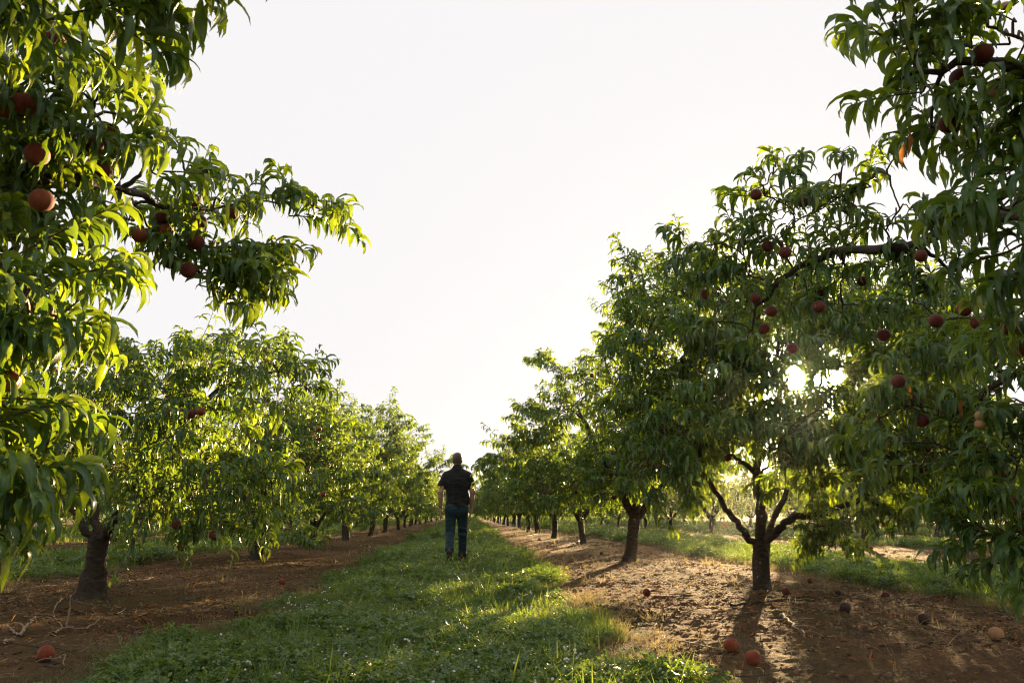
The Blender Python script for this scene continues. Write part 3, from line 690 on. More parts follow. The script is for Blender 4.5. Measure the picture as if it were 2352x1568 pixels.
for i, yy in enumerate(right_y): spots.append((R_ + random.gauss(0, .06), yy, GROUP_R, f'peach tree {ORD[i + 3]} from the camera, right of the lane', (0.78 if i == 0 else 1.0 if i % 2 else 0.95)))
for i, yy in enumerate(left_y): spots.append((L_ + random.gauss(0, .06), yy, GROUP_L, f'peach tree {ORD[i + 3]} from the camera, left of the lane', (0.74, 1.14, 0.88, 1.05, 0.90)[i % 5]))
far_rows = [(R_ + ROW, 7.0, .80, 'second row to the right of the lane', 14), (R_ + 2 * ROW, 14.0, .9, 'third row to the right of the lane', 13), (R_ + 3 * ROW, 22.0, .9, 'fourth row to the right of the lane', 11), (R_ + 4 * ROW, 32.0, .9, 'fifth row to the right of the lane', 11),
            (R_ + 5 * ROW, 46.5, .95, 'sixth row to the right of the lane', 8), (R_ + 6 * ROW, 55.8, .95, 'seventh row to the right of the lane', 8), (R_ + 7 * ROW, 65.1, .95, 'eighth row to the right of the lane', 8), (R_ + 9 * ROW, 83.7, .95, 'tenth row to the right of the lane', 8),
            (L_ - ROW, 11.0, .92, 'second row to the left of the lane', 13), (L_ - 2 * ROW, 18.0, .9, 'third row to the left of the lane', 12), (L_ - 3 * ROW, 26.0, .9, 'fourth row to the left of the lane', 10)]
for (rx, y1, s, ph, cnt) in far_rows:
    yy = y1
    for i in range(cnt):
        if (ph.startswith('second row to the right') and i in (0, 3)): yy += 5.2; continue
        spots.append((rx + random.gauss(0, .12), yy + random.gauss(0, .2), 'peach trees of the ' + ph, f'peach tree {ORD[i]} from the camera in the {ph}', s)); yy += 5.2 + 0.12 * i
used = set()
for i, (x, yy, grp, lab, s) in enumerate(spots):
    k = (i * 2 + int(yy)) % 3; o = VAR[k]
    loc = (x, yy, gtop(x, yy)); rz = random.uniform(0, 6.28); ss = s * random.uniform(.92, 1.08); sc = (ss, ss, ss * random.uniform(.94, 1.06))
    if k not in used:
        used.add(k); o.location = loc; o.rotation_euler = (0, 0, rz); o.scale = sc; o['label'] = lab; o['group'] = grp
    else: copy_tree(o, loc, rz, sc, lab, grp)

# far woodland closing the horizon
g = np.random.default_rng(77); n = 26000
ang = g.uniform(-0.75, 0.85, n); dist = g.uniform(150, 200, n)
wx = np.sin(ang) * dist; wy = np.cos(ang) * dist
hh = 3.2 + 1.2 * vnoise(wx / 14, wy / 40, 5) + .8 * vnoise(wx / 5, wy / 14, 6)
wz = hh * (1 - g.random(n) ** 1.6)
P = np.stack([wx, wy, wz], 1); D = norm(g.normal(size=(n, 3)))
V, tr, qd, rib = leaf_geo(P, D, g.uniform(.5, 1.1, n), g.uniform(0.35, .8, n), g.uniform(0.2, 1, n), None, 1, g)
tag(link('far_woodland', leaves_mesh('far_woodland', V, tr, qd, rib, np.clip(g.normal(.4, .2, n), 0, 1), M_LEAF)), 'low hazy band of far woodland at the end of the orchard rows', 'woodland', kind='stuff')

# ------------------------------------------------------------------ ground cover
def proto_collection(name, meshes):
    c = bpy.data.collections.new(name)
    for i, me in enumerate(meshes):
        o = bpy.data.objects.new(f'{name}_{i:02d}', me); c.objects.link(o)
    return c
def scatter(name, x, y, coll, nproto, scl, label, cat, tilt=0.12, seed=0, zoff=0.0, surface=True, flat=None):
    g = np.random.default_rng(seed); n = len(x)
    z = gz(x, y) + micro(x, y) + zoff
    me = bpy.data.meshes.new(name); me.vertices.add(n); me.vertices.foreach_set('co', np.stack([x, y, z], 1).astype(np.float32).ravel())
    rot = np.stack([g.normal(0, tilt, n), g.normal(0, tilt, n), g.uniform(0, 6.28, n)], 1).astype(np.float32)
    a = me.attributes.new('rot', 'FLOAT_VECTOR', 'POINT'); a.data.foreach_set('vector', rot.ravel())
    a = me.attributes.new('scl', 'FLOAT', 'POINT'); a.data.foreach_set('value', np.asarray(scl, np.float32))
    a = me.attributes.new('idx', 'INT', 'POINT'); a.data.foreach_set('value', g.integers(0, nproto, n).astype(np.int32))
    o = link(name, me); tag(o, label, cat, kind='stuff')
    ng = bpy.data.node_groups.new(name, 'GeometryNodeTree')
    ng.interface.new_socket('Geometry', in_out='INPUT', socket_type='NodeSocketGeometry'); ng.interface.new_socket('Geometry', in_out='OUTPUT', socket_type='NodeSocketGeometry')
    N = ng.nodes; gi = N.new('NodeGroupInput'); go = N.new('NodeGroupOutput'); ip = N.new('GeometryNodeInstanceOnPoints'); ci = N.new('GeometryNodeCollectionInfo')
    ci.inputs['Collection'].default_value = coll; ci.inputs['Separate Children'].default_value = True; ci.inputs['Reset Children'].default_value = True
    ip.inputs['Pick Instance'].default_value = True
    def attr(nm, ty):
        x_ = N.new('GeometryNodeInputNamedAttribute'); x_.data_type = ty; x_.inputs['Name'].default_value = nm
        return [s for s in x_.outputs if s.enabled and s.name == 'Attribute'][0]
    L = ng.links
    L.new(gi.outputs[0], ip.inputs['Points']); L.new(ci.outputs[0], ip.inputs['Instance'])
    L.new(attr('idx', 'INT'), ip.inputs['Instance Index'])
    e2r = N.new('FunctionNodeEulerToRotation'); L.new(attr('rot', 'FLOAT_VECTOR'), e2r.inputs[0]); L.new(e2r.outputs[0], ip.inputs['Rotation'])
    L.new(attr('scl', 'FLOAT'), ip.inputs['Scale']); L.new(ip.outputs[0], go.inputs[0])
    md = o.modifiers.new('scatter', 'NODES'); md.node_group = ng
    return o

def blades(a, g, n, hmin, hmax, spread, width, lean=0.5, mat_tone=(0.2, 0.8)):
    P = np.stack([g.normal(0, spread, n), g.normal(0, spread, n), np.full(n, -0.01)], 1)
    ang = g.uniform(0, 6.28, n); ln = g.uniform(0.05, lean, n)
    D = norm(np.stack([np.cos(ang) * ln, np.sin(ang) * ln, np.ones(n)], 1))
    L = g.uniform(hmin, hmax, n)
    V, tr, qd, rib = leaf_geo(P, D, L, np.full(n, width) * g.uniform(.7, 1.3, n), g.uniform(0.1, 1.1, n), None, 2, g)
    off = (np.arange(n) * V.shape[1])[:, None, None]
    a.add(V, (tr[None] + off).reshape(-1, 3), (qd[None] + off).reshape(-1, 4), rib=np.tile(rib, n), tone=np.repeat(g.uniform(*mat_tone, n), V.shape[1]))
def clover_tuft(seed, n=34, r=0.075, h=(0.025, 0.075), lf=0.0105):
    g = np.random.default_rng(seed); a = Acc()
    for i in range(n):
        rr = r * math.sqrt(g.random()); th = g.uniform(0, 6.28); hz = g.uniform(*h)
        c = np.array([rr * math.cos(th), rr * math.sin(th), hz]); tone = g.uniform(0.1, 0.9)
        nrm = norm(np.array([g.normal(0, .45), g.normal(0, .45), 1.0])); a1 = norm(np.cross(nrm, np.array([.3, .9, .1]))); a2 = np.cross(nrm, a1)
        s = lf * g.uniform(.7, 1.3); p0 = g.uniform(0, 2)
        for k in range(3):
            p = p0 + k * 2.094
            e = a1 * math.cos(p) + a2 * math.sin(p); f = np.cross(nrm, e); upv = nrm * s * 0.25
            V = [c, c + e * s * .9 - f * s * .62 + upv, c + e * s * 1.45 - f * s * .30 + upv * .6, c + e * s * 1.45 + f * s * .30 + upv * .6, c + e * s * .9 + f * s * .62 + upv]
            a.add(V, [[0, 1, 2], [0, 2, 3], [0, 3, 4]], rib=0.0, tone=tone)
        b0 = np.array([c[0] * .7, c[1] * .7, -0.01]); w = 0.0007
        a.add([b0 - (w, 0, 0), b0 + (w, 0, 0), c], [[0, 1, 2]], rib=0.0, tone=tone)
    return a
def clover_head(a, g, c, r):
    n1, n2 = 4, 7; V = []
    for i in range(n1 + 1):
        th = math.pi * i / n1
        for j in range(n2):
            ph = 6.283 * j / n2 + i * .4; rr = r * (1 + g.normal(0, .16))
            V.append(c + np.array([rr * math.sin(th) * math.cos(ph), rr * math.sin(th) * math.sin(ph), rr * math.cos(th) * .85]))
    F = [[i * n2 + j, i * n2 + (j + 1) % n2, (i + 1) * n2 + (j + 1) % n2, (i + 1) * n2 + j] for i in range(n1) for j in range(n2)]
    a.add(V, F)
m = NT('clover_flower'); gpos = m.n('ShaderNodeNewGeometry').outputs['Position']
M_FLOWER = m.done(m.pbsdf(m.ramp(m.noise(120, 3, .6, gpos), [(.35, (.42, .38, .32)), (.6, (.72, .70, .66))]), .8, .2))
m = NT('flower_stem'); M_STEM = m.done(m.pbsdf((.06, .11, .03), .6, .3))
clover_p, grass_p, flower_p, dry_p = [], [], [], []
for s in range(5): clover_p.append(clover_tuft(300 + s).mesh('clover', M_CLOVER))
for s in range(4):
    a = clover_tuft(330 + s, 22, 0.09, (0.02, 0.06), 0.008); blades(a, np.random.default_rng(340 + s), 16, .05, .13, .045, .0042); clover_p.append(a.mesh('clover', M_CLOVER))
for s in range(5):
    a = Acc(); blades(a, np.random.default_rng(350 + s), 22, .06, .17, .032, .0045, .55); grass_p.append(a.mesh('grass', M_BLADE))
for s in range(3):
    a = Acc(); blades(a, np.random.default_rng(355 + s), 9, .14, .30, .03, .0070, .6); grass_p.append(a.mesh('grass', M_BLADE))
for s in range(5):
    a = Acc(); blades(a, np.random.default_rng(370 + s), 46, .03, .10, .045, .0022, 1.2); dry_p.append(a.mesh('dry_grass', M_DRY))
for s in range(4):
    g = np.random.default_rng(380 + s); a = Acc()
    for k in range(2 + s % 2):
        c = np.array([g.normal(0, .04), g.normal(0, .04), g.uniform(.07, .125)])
        clover_head(a, g, c, g.uniform(.0065, .0095))
        w = .0008; a.add([(c[0] * .6 - w, c[1] * .6, 0), (c[0] * .6 + w, c[1] * .6, 0), c], [[0, 1, 2]])
    flower_p.append(a.mesh('flower', M_FLOWER))
C_CLOVER = proto_collection('clover_proto', clover_p); C_GRASS = proto_collection('grass_proto', grass_p); C_DRY = proto_collection('dry_proto', dry_p); C_FLOWER = proto_collection('flower_proto', flower_p)

MAN = (-0.13, 13.0)
def field(seed, bands, lanes, inside):
    """random ground points: bands of (y0, y1, per square metre); lanes of x ranges; inside(x, y, g) is the chance to keep one"""
    g = np.random.default_rng(seed); X = []; Y = []; Bn = []
    for bi, (y0, y1, den) in enumerate(bands):
        for (xa, xb, k) in lanes:
            n = int((y1 - y0) * (xb - xa) * den * k)
            if n <= 0: continue
            x = g.uniform(xa, xb, n); y = g.uniform(y0, y1, n)
            az = np.arctan2(x, y) - YAW
            kk = (np.abs(az) < R(35.5)) & (g.random(n) < inside(x, y)) & (((x - MAN[0]) / .26) ** 2 + ((y - MAN[1]) / .62) ** 2 > 1)
            X.append(x[kk]); Y.append(y[kk]); Bn.append(np.full(kk.sum(), bi))
    return np.concatenate(X), np.concatenate(Y), np.concatenate(Bn)
LANES = [(LANE_C - 1.9, LANE_C + 1.9, 1), (LANE_C + ROW - 1.9, LANE_C + ROW + 1.9, 1), (LANE_C - ROW - 1.9, LANE_C - ROW + 1.9, 1), (LANE_C + 2 * ROW - 1.9, LANE_C + 2 * ROW + 1.9, .6), (LANE_C - 2 * ROW - 1.9, LANE_C - 2 * ROW + 1.9, .6), (LANE_C + 3 * ROW - 1.9, LANE_C + 3 * ROW + 1.9, .4), (LANE_C - 3 * ROW - 1.9, LANE_C - 3 * ROW + 1.9, .4)]
def edge_off(x, y): return 0.55 * vnoise(x / .9, y / 1.2, 21) + 0.30 * vnoise(x / .3, y / .35, 22) + .16 * vnoise(x / .12, y / .12, 23)
def in_lane(x, y): return np.clip((LANE_HALF - 0.05 - lane_d(x) - edge_off(x, y)) / .14, 0, 1)
def at_edge(x, y): return np.exp(-((lane_d(x) + edge_off(x, y) - LANE_HALF + 0.10) / .20) ** 2)
BANDS = [(3.3, 7, 420), (7, 12, 250), (12, 22, 120), (22, 45, 45), (45, 110, 13)]
bs = np.array([.95, 1.1, 1.35, 1.9, 3.2])
x, y, bi = field(1, BANDS, LANES, lambda x, y: in_lane(x, y) * np.clip(0.95 - 0.9 * np.maximum(0, vnoise(x / .5, y / .6, 31)), .25, 1))
g = np.random.default_rng(2)
scatter('clover_cover', x, y, C_CLOVER, len(clover_p), bs[bi] * g.uniform(.65, 1.35, len(x)) * (1 + 1.2 * vnoise(x / .45, y / .55, 33)), 'low green clover and weeds covering the mown lanes between the trees', 'clover', seed=1)
x, y, bi = field(3, [(3.3, 7, 110), (7, 12, 80), (12, 22, 50), (22, 45, 22), (45, 110, 8)], LANES, lambda x, y: in_lane(x, y) * np.clip(0.35 + 1.6 * vnoise(x / .6, y / .8, 41), .06, 1))
scatter('grass_blades', x, y, C_GRASS, len(grass_p), bs[bi] * g.uniform(.5, 1.15, len(x)), 'green grass blades standing up through the clover', 'grass', seed=2)
x, y, bi = field(5, [(3.3, 7, 75), (7, 12, 46), (12, 22, 20), (22, 40, 6)], LANES, lambda x, y: in_lane(x, y) * np.clip(0.30 + 1.5 * vnoise(x / .7, y / .8, 51), .02, 1))
scatter('clover_flowers', x, y, C_FLOWER, len(flower_p), bs[bi] * g.uniform(.5, .95, len(x)), 'small white clover flowers dotted over the green lanes', 'flowers', seed=3)
x, y, bi = field(7, [(3.3, 7, 420), (7, 12, 240), (12, 22, 90), (22, 45, 30), (45, 90, 7)], LANES, lambda x, y: np.clip(at_edge(x, y) * .5 + .06 * in_lane(x, y) + in_lane(x, y) * np.clip(2.4 * vnoise(x / .8, y / .9, 61) - .05, 0.04, .7), 0, 1))
scatter('dry_weeds', x, y, C_DRY, len(dry_p), bs[bi] * g.uniform(.6, 1.3, len(x)), 'dry tan weeds along the edges of the green lanes', 'weeds', seed=4)

# litter on the bare soil
lit_p = []
for s in range(10):
    g2 = np.random.default_rng(400 + s); a = Acc(); n = 7
    P = np.stack([g2.normal(0, .06, n), g2.normal(0, .06, n), g2.uniform(.002, .012, n)], 1); ang = g2.uniform(0, 6.28, n)
    D = norm(np.stack([np.cos(ang), np.sin(ang), g2.normal(.12, .25, n)], 1))
    V, tr, qd, rib = leaf_geo(P, D, g2.uniform(.02, .07, n), g2.uniform(.006, .016, n), g2.uniform(-.6, .6, n), None, 2, g2)
    off = (np.arange(n) * V.shape[1])[:, None, None]
    a.add(V, (tr[None] + off).reshape(-1, 3), (qd[None] + off).reshape(-1, 4), rib=np.zeros(n * V.shape[1]), tone=np.repeat(g2.random(n), V.shape[1]))
    lit_p.append(a)
def litter_mat():
    m = NT('leaf_litter'); tone = m.n('ShaderNodeAttribute', attribute_name='tone').outputs['Fac']
    oi = m.n('ShaderNodeObjectInfo').outputs['Random']
    t = m.math('FRACT', m.math('ADD', tone, oi))
    c = m.ramp(t, [(0, (.05, .032, .02)), (.45, (.16, .10, .055)), (.75, (.30, .20, .11)), (.92, (.34, .09, .03)), (1, (.40, .22, .04))])
    return m.done(m.pbsdf(c, .9, .05))
M_LIT = litter_mat()
C_LIT = proto_collection('litter_proto', [a.mesh('litter', M_LIT) for a in lit_p])
tw_p = []
for s in range(6):
    g2 = np.random.default_rng(430 + s); n = 3
    A0 = np.stack([g2.normal(0, .05, n), g2.normal(0, .05, n), g2.uniform(.003, .012, n)], 1); ang = g2.uniform(0, 6.28, n); ln = g2.uniform(.04, .20, n)
    B0 = A0 + np.stack([np.cos(ang) * ln, np.sin(ang) * ln, g2.uniform(-.005, .02, n)], 1)
    t = np.linspace(0, 1, 4)[None, :, None]; P = A0[:, None] * (1 - t) + B0[:, None] * t + g2.normal(0, .004, (n, 4, 3))
    v, q = tubes(P, np.tile(np.linspace(.0028, .0014, 4), (n, 1)), 4)
    tw_p.append(mesh_np('twig_litter', v, [q], True, M_PALEWOOD if s % 3 else M_DEADWOOD))
C_TWL = proto_collection('twig_proto', tw_p)
st_p = []
for s in range(5):
    g2 = np.random.default_rng(440 + s); a = Acc(); blades(a, g2, 3 + s, .03, .12, .02, .0045, .45, (.3, 1)); st_p.append(a.mesh('straw', M_DRY))
C_ST = proto_collection('straw_proto', st_p)
cl_p = []
M_CLOD = wood_material('soil_clod', (.07, .042, .026), (.22, .135, .085))
for s in range(6):
    g2 = np.random.default_rng(450 + s); V = []; n1, n2 = 5, 8
    for i in range(n1 + 1):
        th = math.pi * i / n1
        for j in range(n2):
            ph = 6.283 * j / n2; rr = .012 * (1 + g2.normal(0, .2))
            V.append((rr * math.sin(th) * math.cos(ph) * 1.3, rr * math.sin(th) * math.sin(ph), rr * math.cos(th) * .75))
    F = [[i * n2 + j, i * n2 + (j + 1) % n2, (i + 1) * n2 + (j + 1) % n2, (i + 1) * n2 + j] for i in range(n1) for j in range(n2)]
    cl_p.append(mesh_np('clod', V, [F], True, M_CLOD))
C_CL = proto_collection('clod_proto', cl_p)
SOIL = [(LANE_C - ROW + .9, LANE_C - .9, 1), (LANE_C + .9, LANE_C + ROW - .9, 1), (LANE_C + ROW + .9, LANE_C + 2 * ROW - .9, .5), (LANE_C - 2 * ROW + .9, LANE_C - ROW - .9, .5)]
def on_soil(x, y): return 1 - in_lane(x, y)
pile = lambda x, y: np.exp(-(((x + 2.6) / .55) ** 2 + ((y - 5.6) / .45) ** 2)) 
x, y, bi = field(11, [(3.3, 7, 110), (7, 12, 60), (12, 24, 24)], SOIL, lambda x, y: on_soil(x, y) * np.clip(.45 + 1.3 * vnoise(x / .5, y / .4, 71), .05, 1))
scatter('leaf_litter', x, y, C_LIT, 10, g.uniform(.5, 1.2, len(x)), 'dried brown and red fallen leaves strewn over the bare soil', 'leaf litter', seed=11)
x, y, bi = field(12, [(3.3, 7, 26), (7, 12, 16), (12, 22, 6)], SOIL, lambda x, y: on_soil(x, y) * np.clip(.4 + 1.3 * vnoise(x / .6, y / .5, 81), .05, 1))
scatter('twig_litter', x, y, C_TWL, 6, g.uniform(.6, 1.3, len(x)), 'thin broken twigs lying on the bare soil', 'twigs', seed=12)
x, y, bi = field(13, [(3.3, 7, 9), (7, 12, 9), (12, 22, 7), (22, 45, 4)], SOIL, lambda x, y: on_soil(x, y) * np.clip(.25 + 2 * vnoise(x / .8, y / .8, 91) + .8 * at_edge(x, y), 0, 1))
scatter('straw_stubble', x, y, C_ST, 5, g.uniform(.6, 1.4, len(x)) * bs[bi] * .9, 'pale dry straw stubble standing in the bare soil', 'stubble', seed=13)
x, y, bi = field(14, [(3.3, 7, 160), (7, 12, 90), (12, 20, 30)], SOIL, lambda x, y: on_soil(x, y) * np.clip(.4 + 1.6 * vnoise(x / .4, y / .4, 95), .05, 1))
scatter('soil_clods', x, y, C_CL, 6, g.uniform(.2, 1.0, len(x)) ** 2 * 1.4, 'small clods of earth and pebbles scattered over the bare soil', 'clods', seed=14, tilt=.4)

# ------------------------------------------------------------------ the man
def sdf_mesh(name, prims, lo, hi, h, mat, k=0.02, cuts=()):
    """prims: ('c', a, b, ra, rb) tapered capsules / ('e', centre, radii) ellipsoids, smoothly joined; cuts: functions subtracted"""
    lo = np.asarray(lo, float); n = np.ceil((np.asarray(hi) - lo) / h).astype(int) + 1
    F = np.full(n, 1.0)
    ax = [lo[i] + h * np.arange(n[i]) for i in range(3)]
    for p in prims:
        if p[0] == 'c': a, b = np.asarray(p[1], float), np.asarray(p[2], float); mr = max(p[3], p[4]); mn = np.minimum(a, b) - mr; mxx = np.maximum(a, b) + mr
        else: c, r = np.asarray(p[1], float), np.asarray(p[2], float); mn = c - r; mxx = c + r
        kk = p[5] if p[0] == 'c' and len(p) > 5 else (p[3] if p[0] == 'e' and len(p) > 3 else k)
        i0 = np.clip(((mn - 0.06 - lo) / h).astype(int), 0, n - 1); i1 = np.clip(((mxx + 0.06 - lo) / h).astype(int) + 1, 1, n)
        sl_ = tuple(slice(i0[i], i1[i]) for i in range(3))
        X, Y, Z = np.meshgrid(*[ax[i][sl_[i]] for i in range(3)], indexing='ij', sparse=True)
        if p[0] == 'c':
            ba = b - a; L2 = ba @ ba
            t = np.clip(((X - a[0]) * ba[0] + (Y - a[1]) * ba[1] + (Z - a[2]) * ba[2]) / L2, 0, 1)
            d = np.sqrt((X - a[0] - t * ba[0]) ** 2 + (Y - a[1] - t * ba[1]) ** 2 + (Z - a[2] - t * ba[2]) ** 2) - (p[3] + (p[4] - p[3]) * t)
        else:
            q0 = np.sqrt(((X - c[0]) / r[0]) ** 2 + ((Y - c[1]) / r[1]) ** 2 + ((Z - c[2]) / r[2]) ** 2)
            d = (q0 - 1) * r.min()
        f = F[sl_]; hh_ = np.clip(0.5 + 0.5 * (f - d) / kk, 0, 1)
        F[sl_] = f * (1 - hh_) + d * hh_ - kk * hh_ * (1 - hh_)
    X, Y, Z = np.meshgrid(*ax, indexing='ij', sparse=True)
    for c in cuts: F = np.maximum(F, c(X, Y, Z))
    S = F < 0
    cnt = np.zeros(n - 1, int); 
    for dx in (0, 1):
        for dy in (0, 1):
            for dz in (0, 1): cnt += S[dx:n[0] - 1 + dx, dy:n[1] - 1 + dy, dz:n[2] - 1 + dz]
    act = np.argwhere((cnt > 0) & (cnt < 8)); vid = np.full(n - 1, -1); vid[tuple(act.T)] = np.arange(len(act))
    acc_ = np.zeros((len(act), 3)); num = np.zeros((len(act), 1))
    for axx in range(3):
        o1, o2 = [i for i in range(3) if i != axx]
        for u in (0, 1):
            for v in (0, 1):
                A = act.copy(); A[:, o1] += u; A[:, o2] += v; B_ = A.copy(); B_[:, axx] += 1
                fa = F[tuple(A.T)]; fb = F[tuple(B_.T)]; m_ = (fa < 0) != (fb < 0)
                t = np.where(m_, fa / np.where(fa == fb, 1, fa - fb), 0)
                p_ = A.astype(float); p_[:, axx] += t
                acc_ += p_ * m_[:, None]; num += m_[:, None]
    verts = lo + h * acc_ / num
    quads = []
    for axx in range(3):
        o1, o2 = [(1, 2), (2, 0), (0, 1)][axx]
        s0 = [slice(None)] * 3; s1 = [slice(None)] * 3; s0[axx] = slice(0, -1); s1[axx] = slice(1, None)
        ch = np.argwhere(S[tuple(s0)] != S[tuple(s1)])
        ch = ch[(ch[:, o1] > 0) & (ch[:, o2] > 0) & (ch[:, o1] < n[o1] - 1) & (ch[:, o2] < n[o2] - 1)]
        def v_(d1, d2):
            q_ = ch.copy(); q_[:, o1] += d1; q_[:, o2] += d2; return vid[tuple(q_.T)]
        quad = np.stack([v_(-1, -1), v_(0, -1), v_(0, 0), v_(-1, 0)], 1)
        flip = ~S[tuple(ch.T)]
        quad[flip] = quad[flip][:, ::-1]
        quads.append(quad)
    quads = np.concatenate(quads); quads = quads[(quads >= 0).all(1)]
    return mesh_np(name, verts, [quads], True, mat)

def cloth(name, a, b, scale, rough=.85, wr=1.0):
    m = NT(name); tcn = m.n('ShaderNodeTexCoord').outputs['Object']
    n1 = m.noise(9, 3, .5, tcn); n2 = m.noise(scale, 3, .6, tcn)
    mp = m.n('ShaderNodeMapping'); mp.inputs['Scale'].default_value = (2, 2, 7); m.l(tcn, mp.inputs[0]); n3 = m.noise(4, 2, .5, mp.outputs[0])
    c = m.ramp(m.math('ADD', m.math('MULTIPLY', n1, .6), m.math('MULTIPLY', n2, .4)), [(.35, a), (.65, b)])
    return m.done(m.pbsdf(c, rough, .2, m.bump(m.math('ADD', m.math('MULTIPLY', n3, 1.0), m.math('MULTIPLY', n2, .08)), .8 * wr, .03), **{'Sheen Weight': .12}))
M_SHIRT = cloth('black_shirt', (.010, .011, .010), (.018, .019, .018), 300)
M_JEANS = cloth('denim', (.010, .026, .036), (.024, .055, .074), 260)
m = NT('skin'); M_SKIN = m.done(m.pbsdf(m.ramp(m.noise(25, 3), [(.3, (.36, .20, .14)), (.7, (.44, .26, .18))]), .55, .35))
m = NT('hair'); M_HAIR = m.done(m.pbsdf(m.ramp(m.noise(90, 4), [(.3, (.030, .018, .010)), (.7, (.085, .052, .028))]), .6, .3, m.bump(m.noise(220, 3), .8, .006), **{'Sheen Weight': .2}))
m = NT('shoe'); M_SHOE = m.done(m.pbsdf((.022, .026, .026), .7, .3))
m = NT('shoe_sole'); M_SOLE = m.done(m.pbsdf(m.ramp(m.noise(60, 2), [(.4, (.05, .055, .05)), (.6, (.10, .105, .09))]), .85, .2))
m = NT('red_fabric'); M_RED = m.done(m.pbsdf((.45, .05, .045), .7, .2))
m = NT('black_band'); M_BAND = m.done(m.pbsdf((.012, .012, .012), .4, .5))

mx_, my_ = MAN
man = bpy.data.objects.new('person', None); COL.objects.link(man); man.location = (mx_, my_, float(gz(mx_, my_)) + .005); man.rotation_euler = (0, 0, R(-1.0)); man.scale = (.98, .98, .98)
tag(man, 'man in a black short sleeved shirt and blue jeans walking away along the grass lane', 'person')
sh = 1.42
LA = dict(s=(-.185, 0, sh - .02), e=(-.262, -.03, 1.14), w=(-.268, .04, .885)); RA = dict(s=(.185, 0, sh - .02), e=(.252, .0, 1.14), w=(.238, .08, .885))
def hand(w, sx):
    w = np.asarray(w, float); o = [('c', w + (0, 0, .01), w + (-.004 * sx, .006, -.055), .024, .027, .012), ('c', w + (-.004 * sx, -.016, -.045), w + (-.006 * sx, -.018, -.085), .020, .017, .010), ('c', w + (-.004 * sx, .02, -.045), w + (-.006 * sx, .022, -.085), .020, .017, .010)]
    for i, (dy, ln) in enumerate(((-.032, .058), (-.011, .072), (.010, .078), (.031, .070))):
        k0 = w + np.array([-.006 * sx, dy, -.088]); k1 = k0 + np.array([-.008 * sx, dy * .1, -ln * .55]); k2 = k1 + np.array([-.022 * sx, dy * .05, -ln * .42])
        o += [('c', k0, k1, .0092, .0085, .004), ('c', k1, k2, .0085, .0072, .004)]
    t0 = w + np.array([-.010 * sx, .034, -.025]); t1 = t0 + np.array([-.016 * sx, .026, -.038]); t2 = t1 + np.array([-.012 * sx, .008, -.030])
    return o + [('c', t0, t1, .013, .011, .008), ('c', t1, t2, .011, .009, .006)]
body = [('e', (0, .005, 1.660), (.080, .098, .108)), ('e', (0, .055, 1.625), (.058, .055, .075)), ('c', (0, .0, 1.60), (0, -.005, 1.46), .058, .064, .02), ('c', (0, .105, 1.64), (0, .115, 1.625), .012, .016, .015),
        ('e', (.078, .0, 1.655), (.012, .022, .034), .006), ('e', (-.078, .0, 1.655), (.012, .022, .034), .006),
        ('c', (0, -.005, 1.44), (0, 0, 1.15), .085, .085), ('c', (-.15, 0, sh - .05), (.15, 0, sh - .05), .045, .045), ('c', (0, 0, 1.15), (0, 0, .95), .085, .085),
        ('c', (-.085, .0, .90), (-.095, .03, .50), .08, .055), ('c', (.085, .0, .90), (.092, .17, .50), .08, .055), ('c', (-.095, .03, .50), (-.092, -.30, .21), .052, .036), ('c', (.092, .17, .50), (.095, .27, .10), .052, .036)]
for A in (LA, RA): body += [('c', A['s'], A['e'], .050, .040), ('c', A['e'], np.asarray(A['e']) * .6 + np.asarray(A['w']) * .4, .041, .039), ('c', np.asarray(A['e']) * .6 + np.asarray(A['w']) * .4, A['w'], .039, .026)]
body += hand(LA['w'], -1) + hand(RA['w'], 1)
link('body', sdf_mesh('body', body, (-.36, -.40, .08), (.36, .38, 1.80), .0062, M_SKIN, .022), man)
hair = [('e', (0, -.008, 1.676), (.085, .104, .102)), ('e', (0, -.045, 1.630), (.079, .060, .080)), ('e', (0, .02, 1.72), (.078, .085, .060))]
def hair_cut(X, Y, Z): return np.maximum(1.600 - Z + 0 * X + 0 * Y, np.minimum(Y - .055 + 0 * X + 0 * Z, 1.71 - Z + 0.4 * (Y - .055) + 0 * X))
def ear_cut(X, Y, Z): return .034 - np.sqrt((np.abs(X) - .085) ** 2 + (Y - .012) ** 2 + (Z - 1.640) ** 2)
link('hair', sdf_mesh('hair', hair, (-.12, -.14, 1.55), (.12, .14, 1.82), .006, M_HAIR, .02, [hair_cut, ear_cut]), man)
shirt = [('c', (-.03, -.01, 1.475), (-.165, -.005, 1.395), .070, .068, .05), ('c', (.03, -.01, 1.475), (.165, -.005, 1.395), .070, .068, .05), ('e', (0, -.015, 1.30), (.200, .125, .17), .06), ('e', (0, 0, 1.12), (.178, .118, .22), .06), ('e', (0, -.005, .90), (.188, .130, .18), .05),
         ('c', (0, -.005, 1.50), (0, -.01, 1.565), .076, .066, .04),
         ('c', (-.170, 0, 1.395), (-.250, -.012, 1.245), .074, .070, .04), ('c', (.170, 0, 1.395), (.240, 0, 1.245), .074, .070, .04),
         ('c', (-.06, -.10, 1.25), (-.03, -.115, 1.0), .02, .02, .03), ('c', (.08, -.095, 1.2), (.05, -.12, .86), .02, .02, .03), ('c', (.17, -.02, 1.10), (.185, -.02, .98), .02, .03, .04), ('c', (-.02, -.12, .97), (.14, -.10, .90), .018, .018, .03)]
def shirt_cut(X, Y, Z):
    hem = .785 + .035 * np.cos(np.clip(np.abs(X) / .18, 0, 1) * np.pi) * -1 + .012 * np.sin(X * 40)
    lower = np.where(np.abs(X) < .21, hem, 1.235)
    return np.maximum(lower - Z + 0 * Y, Z - 1.562 + .35 * (Y + .01) + 0 * X)
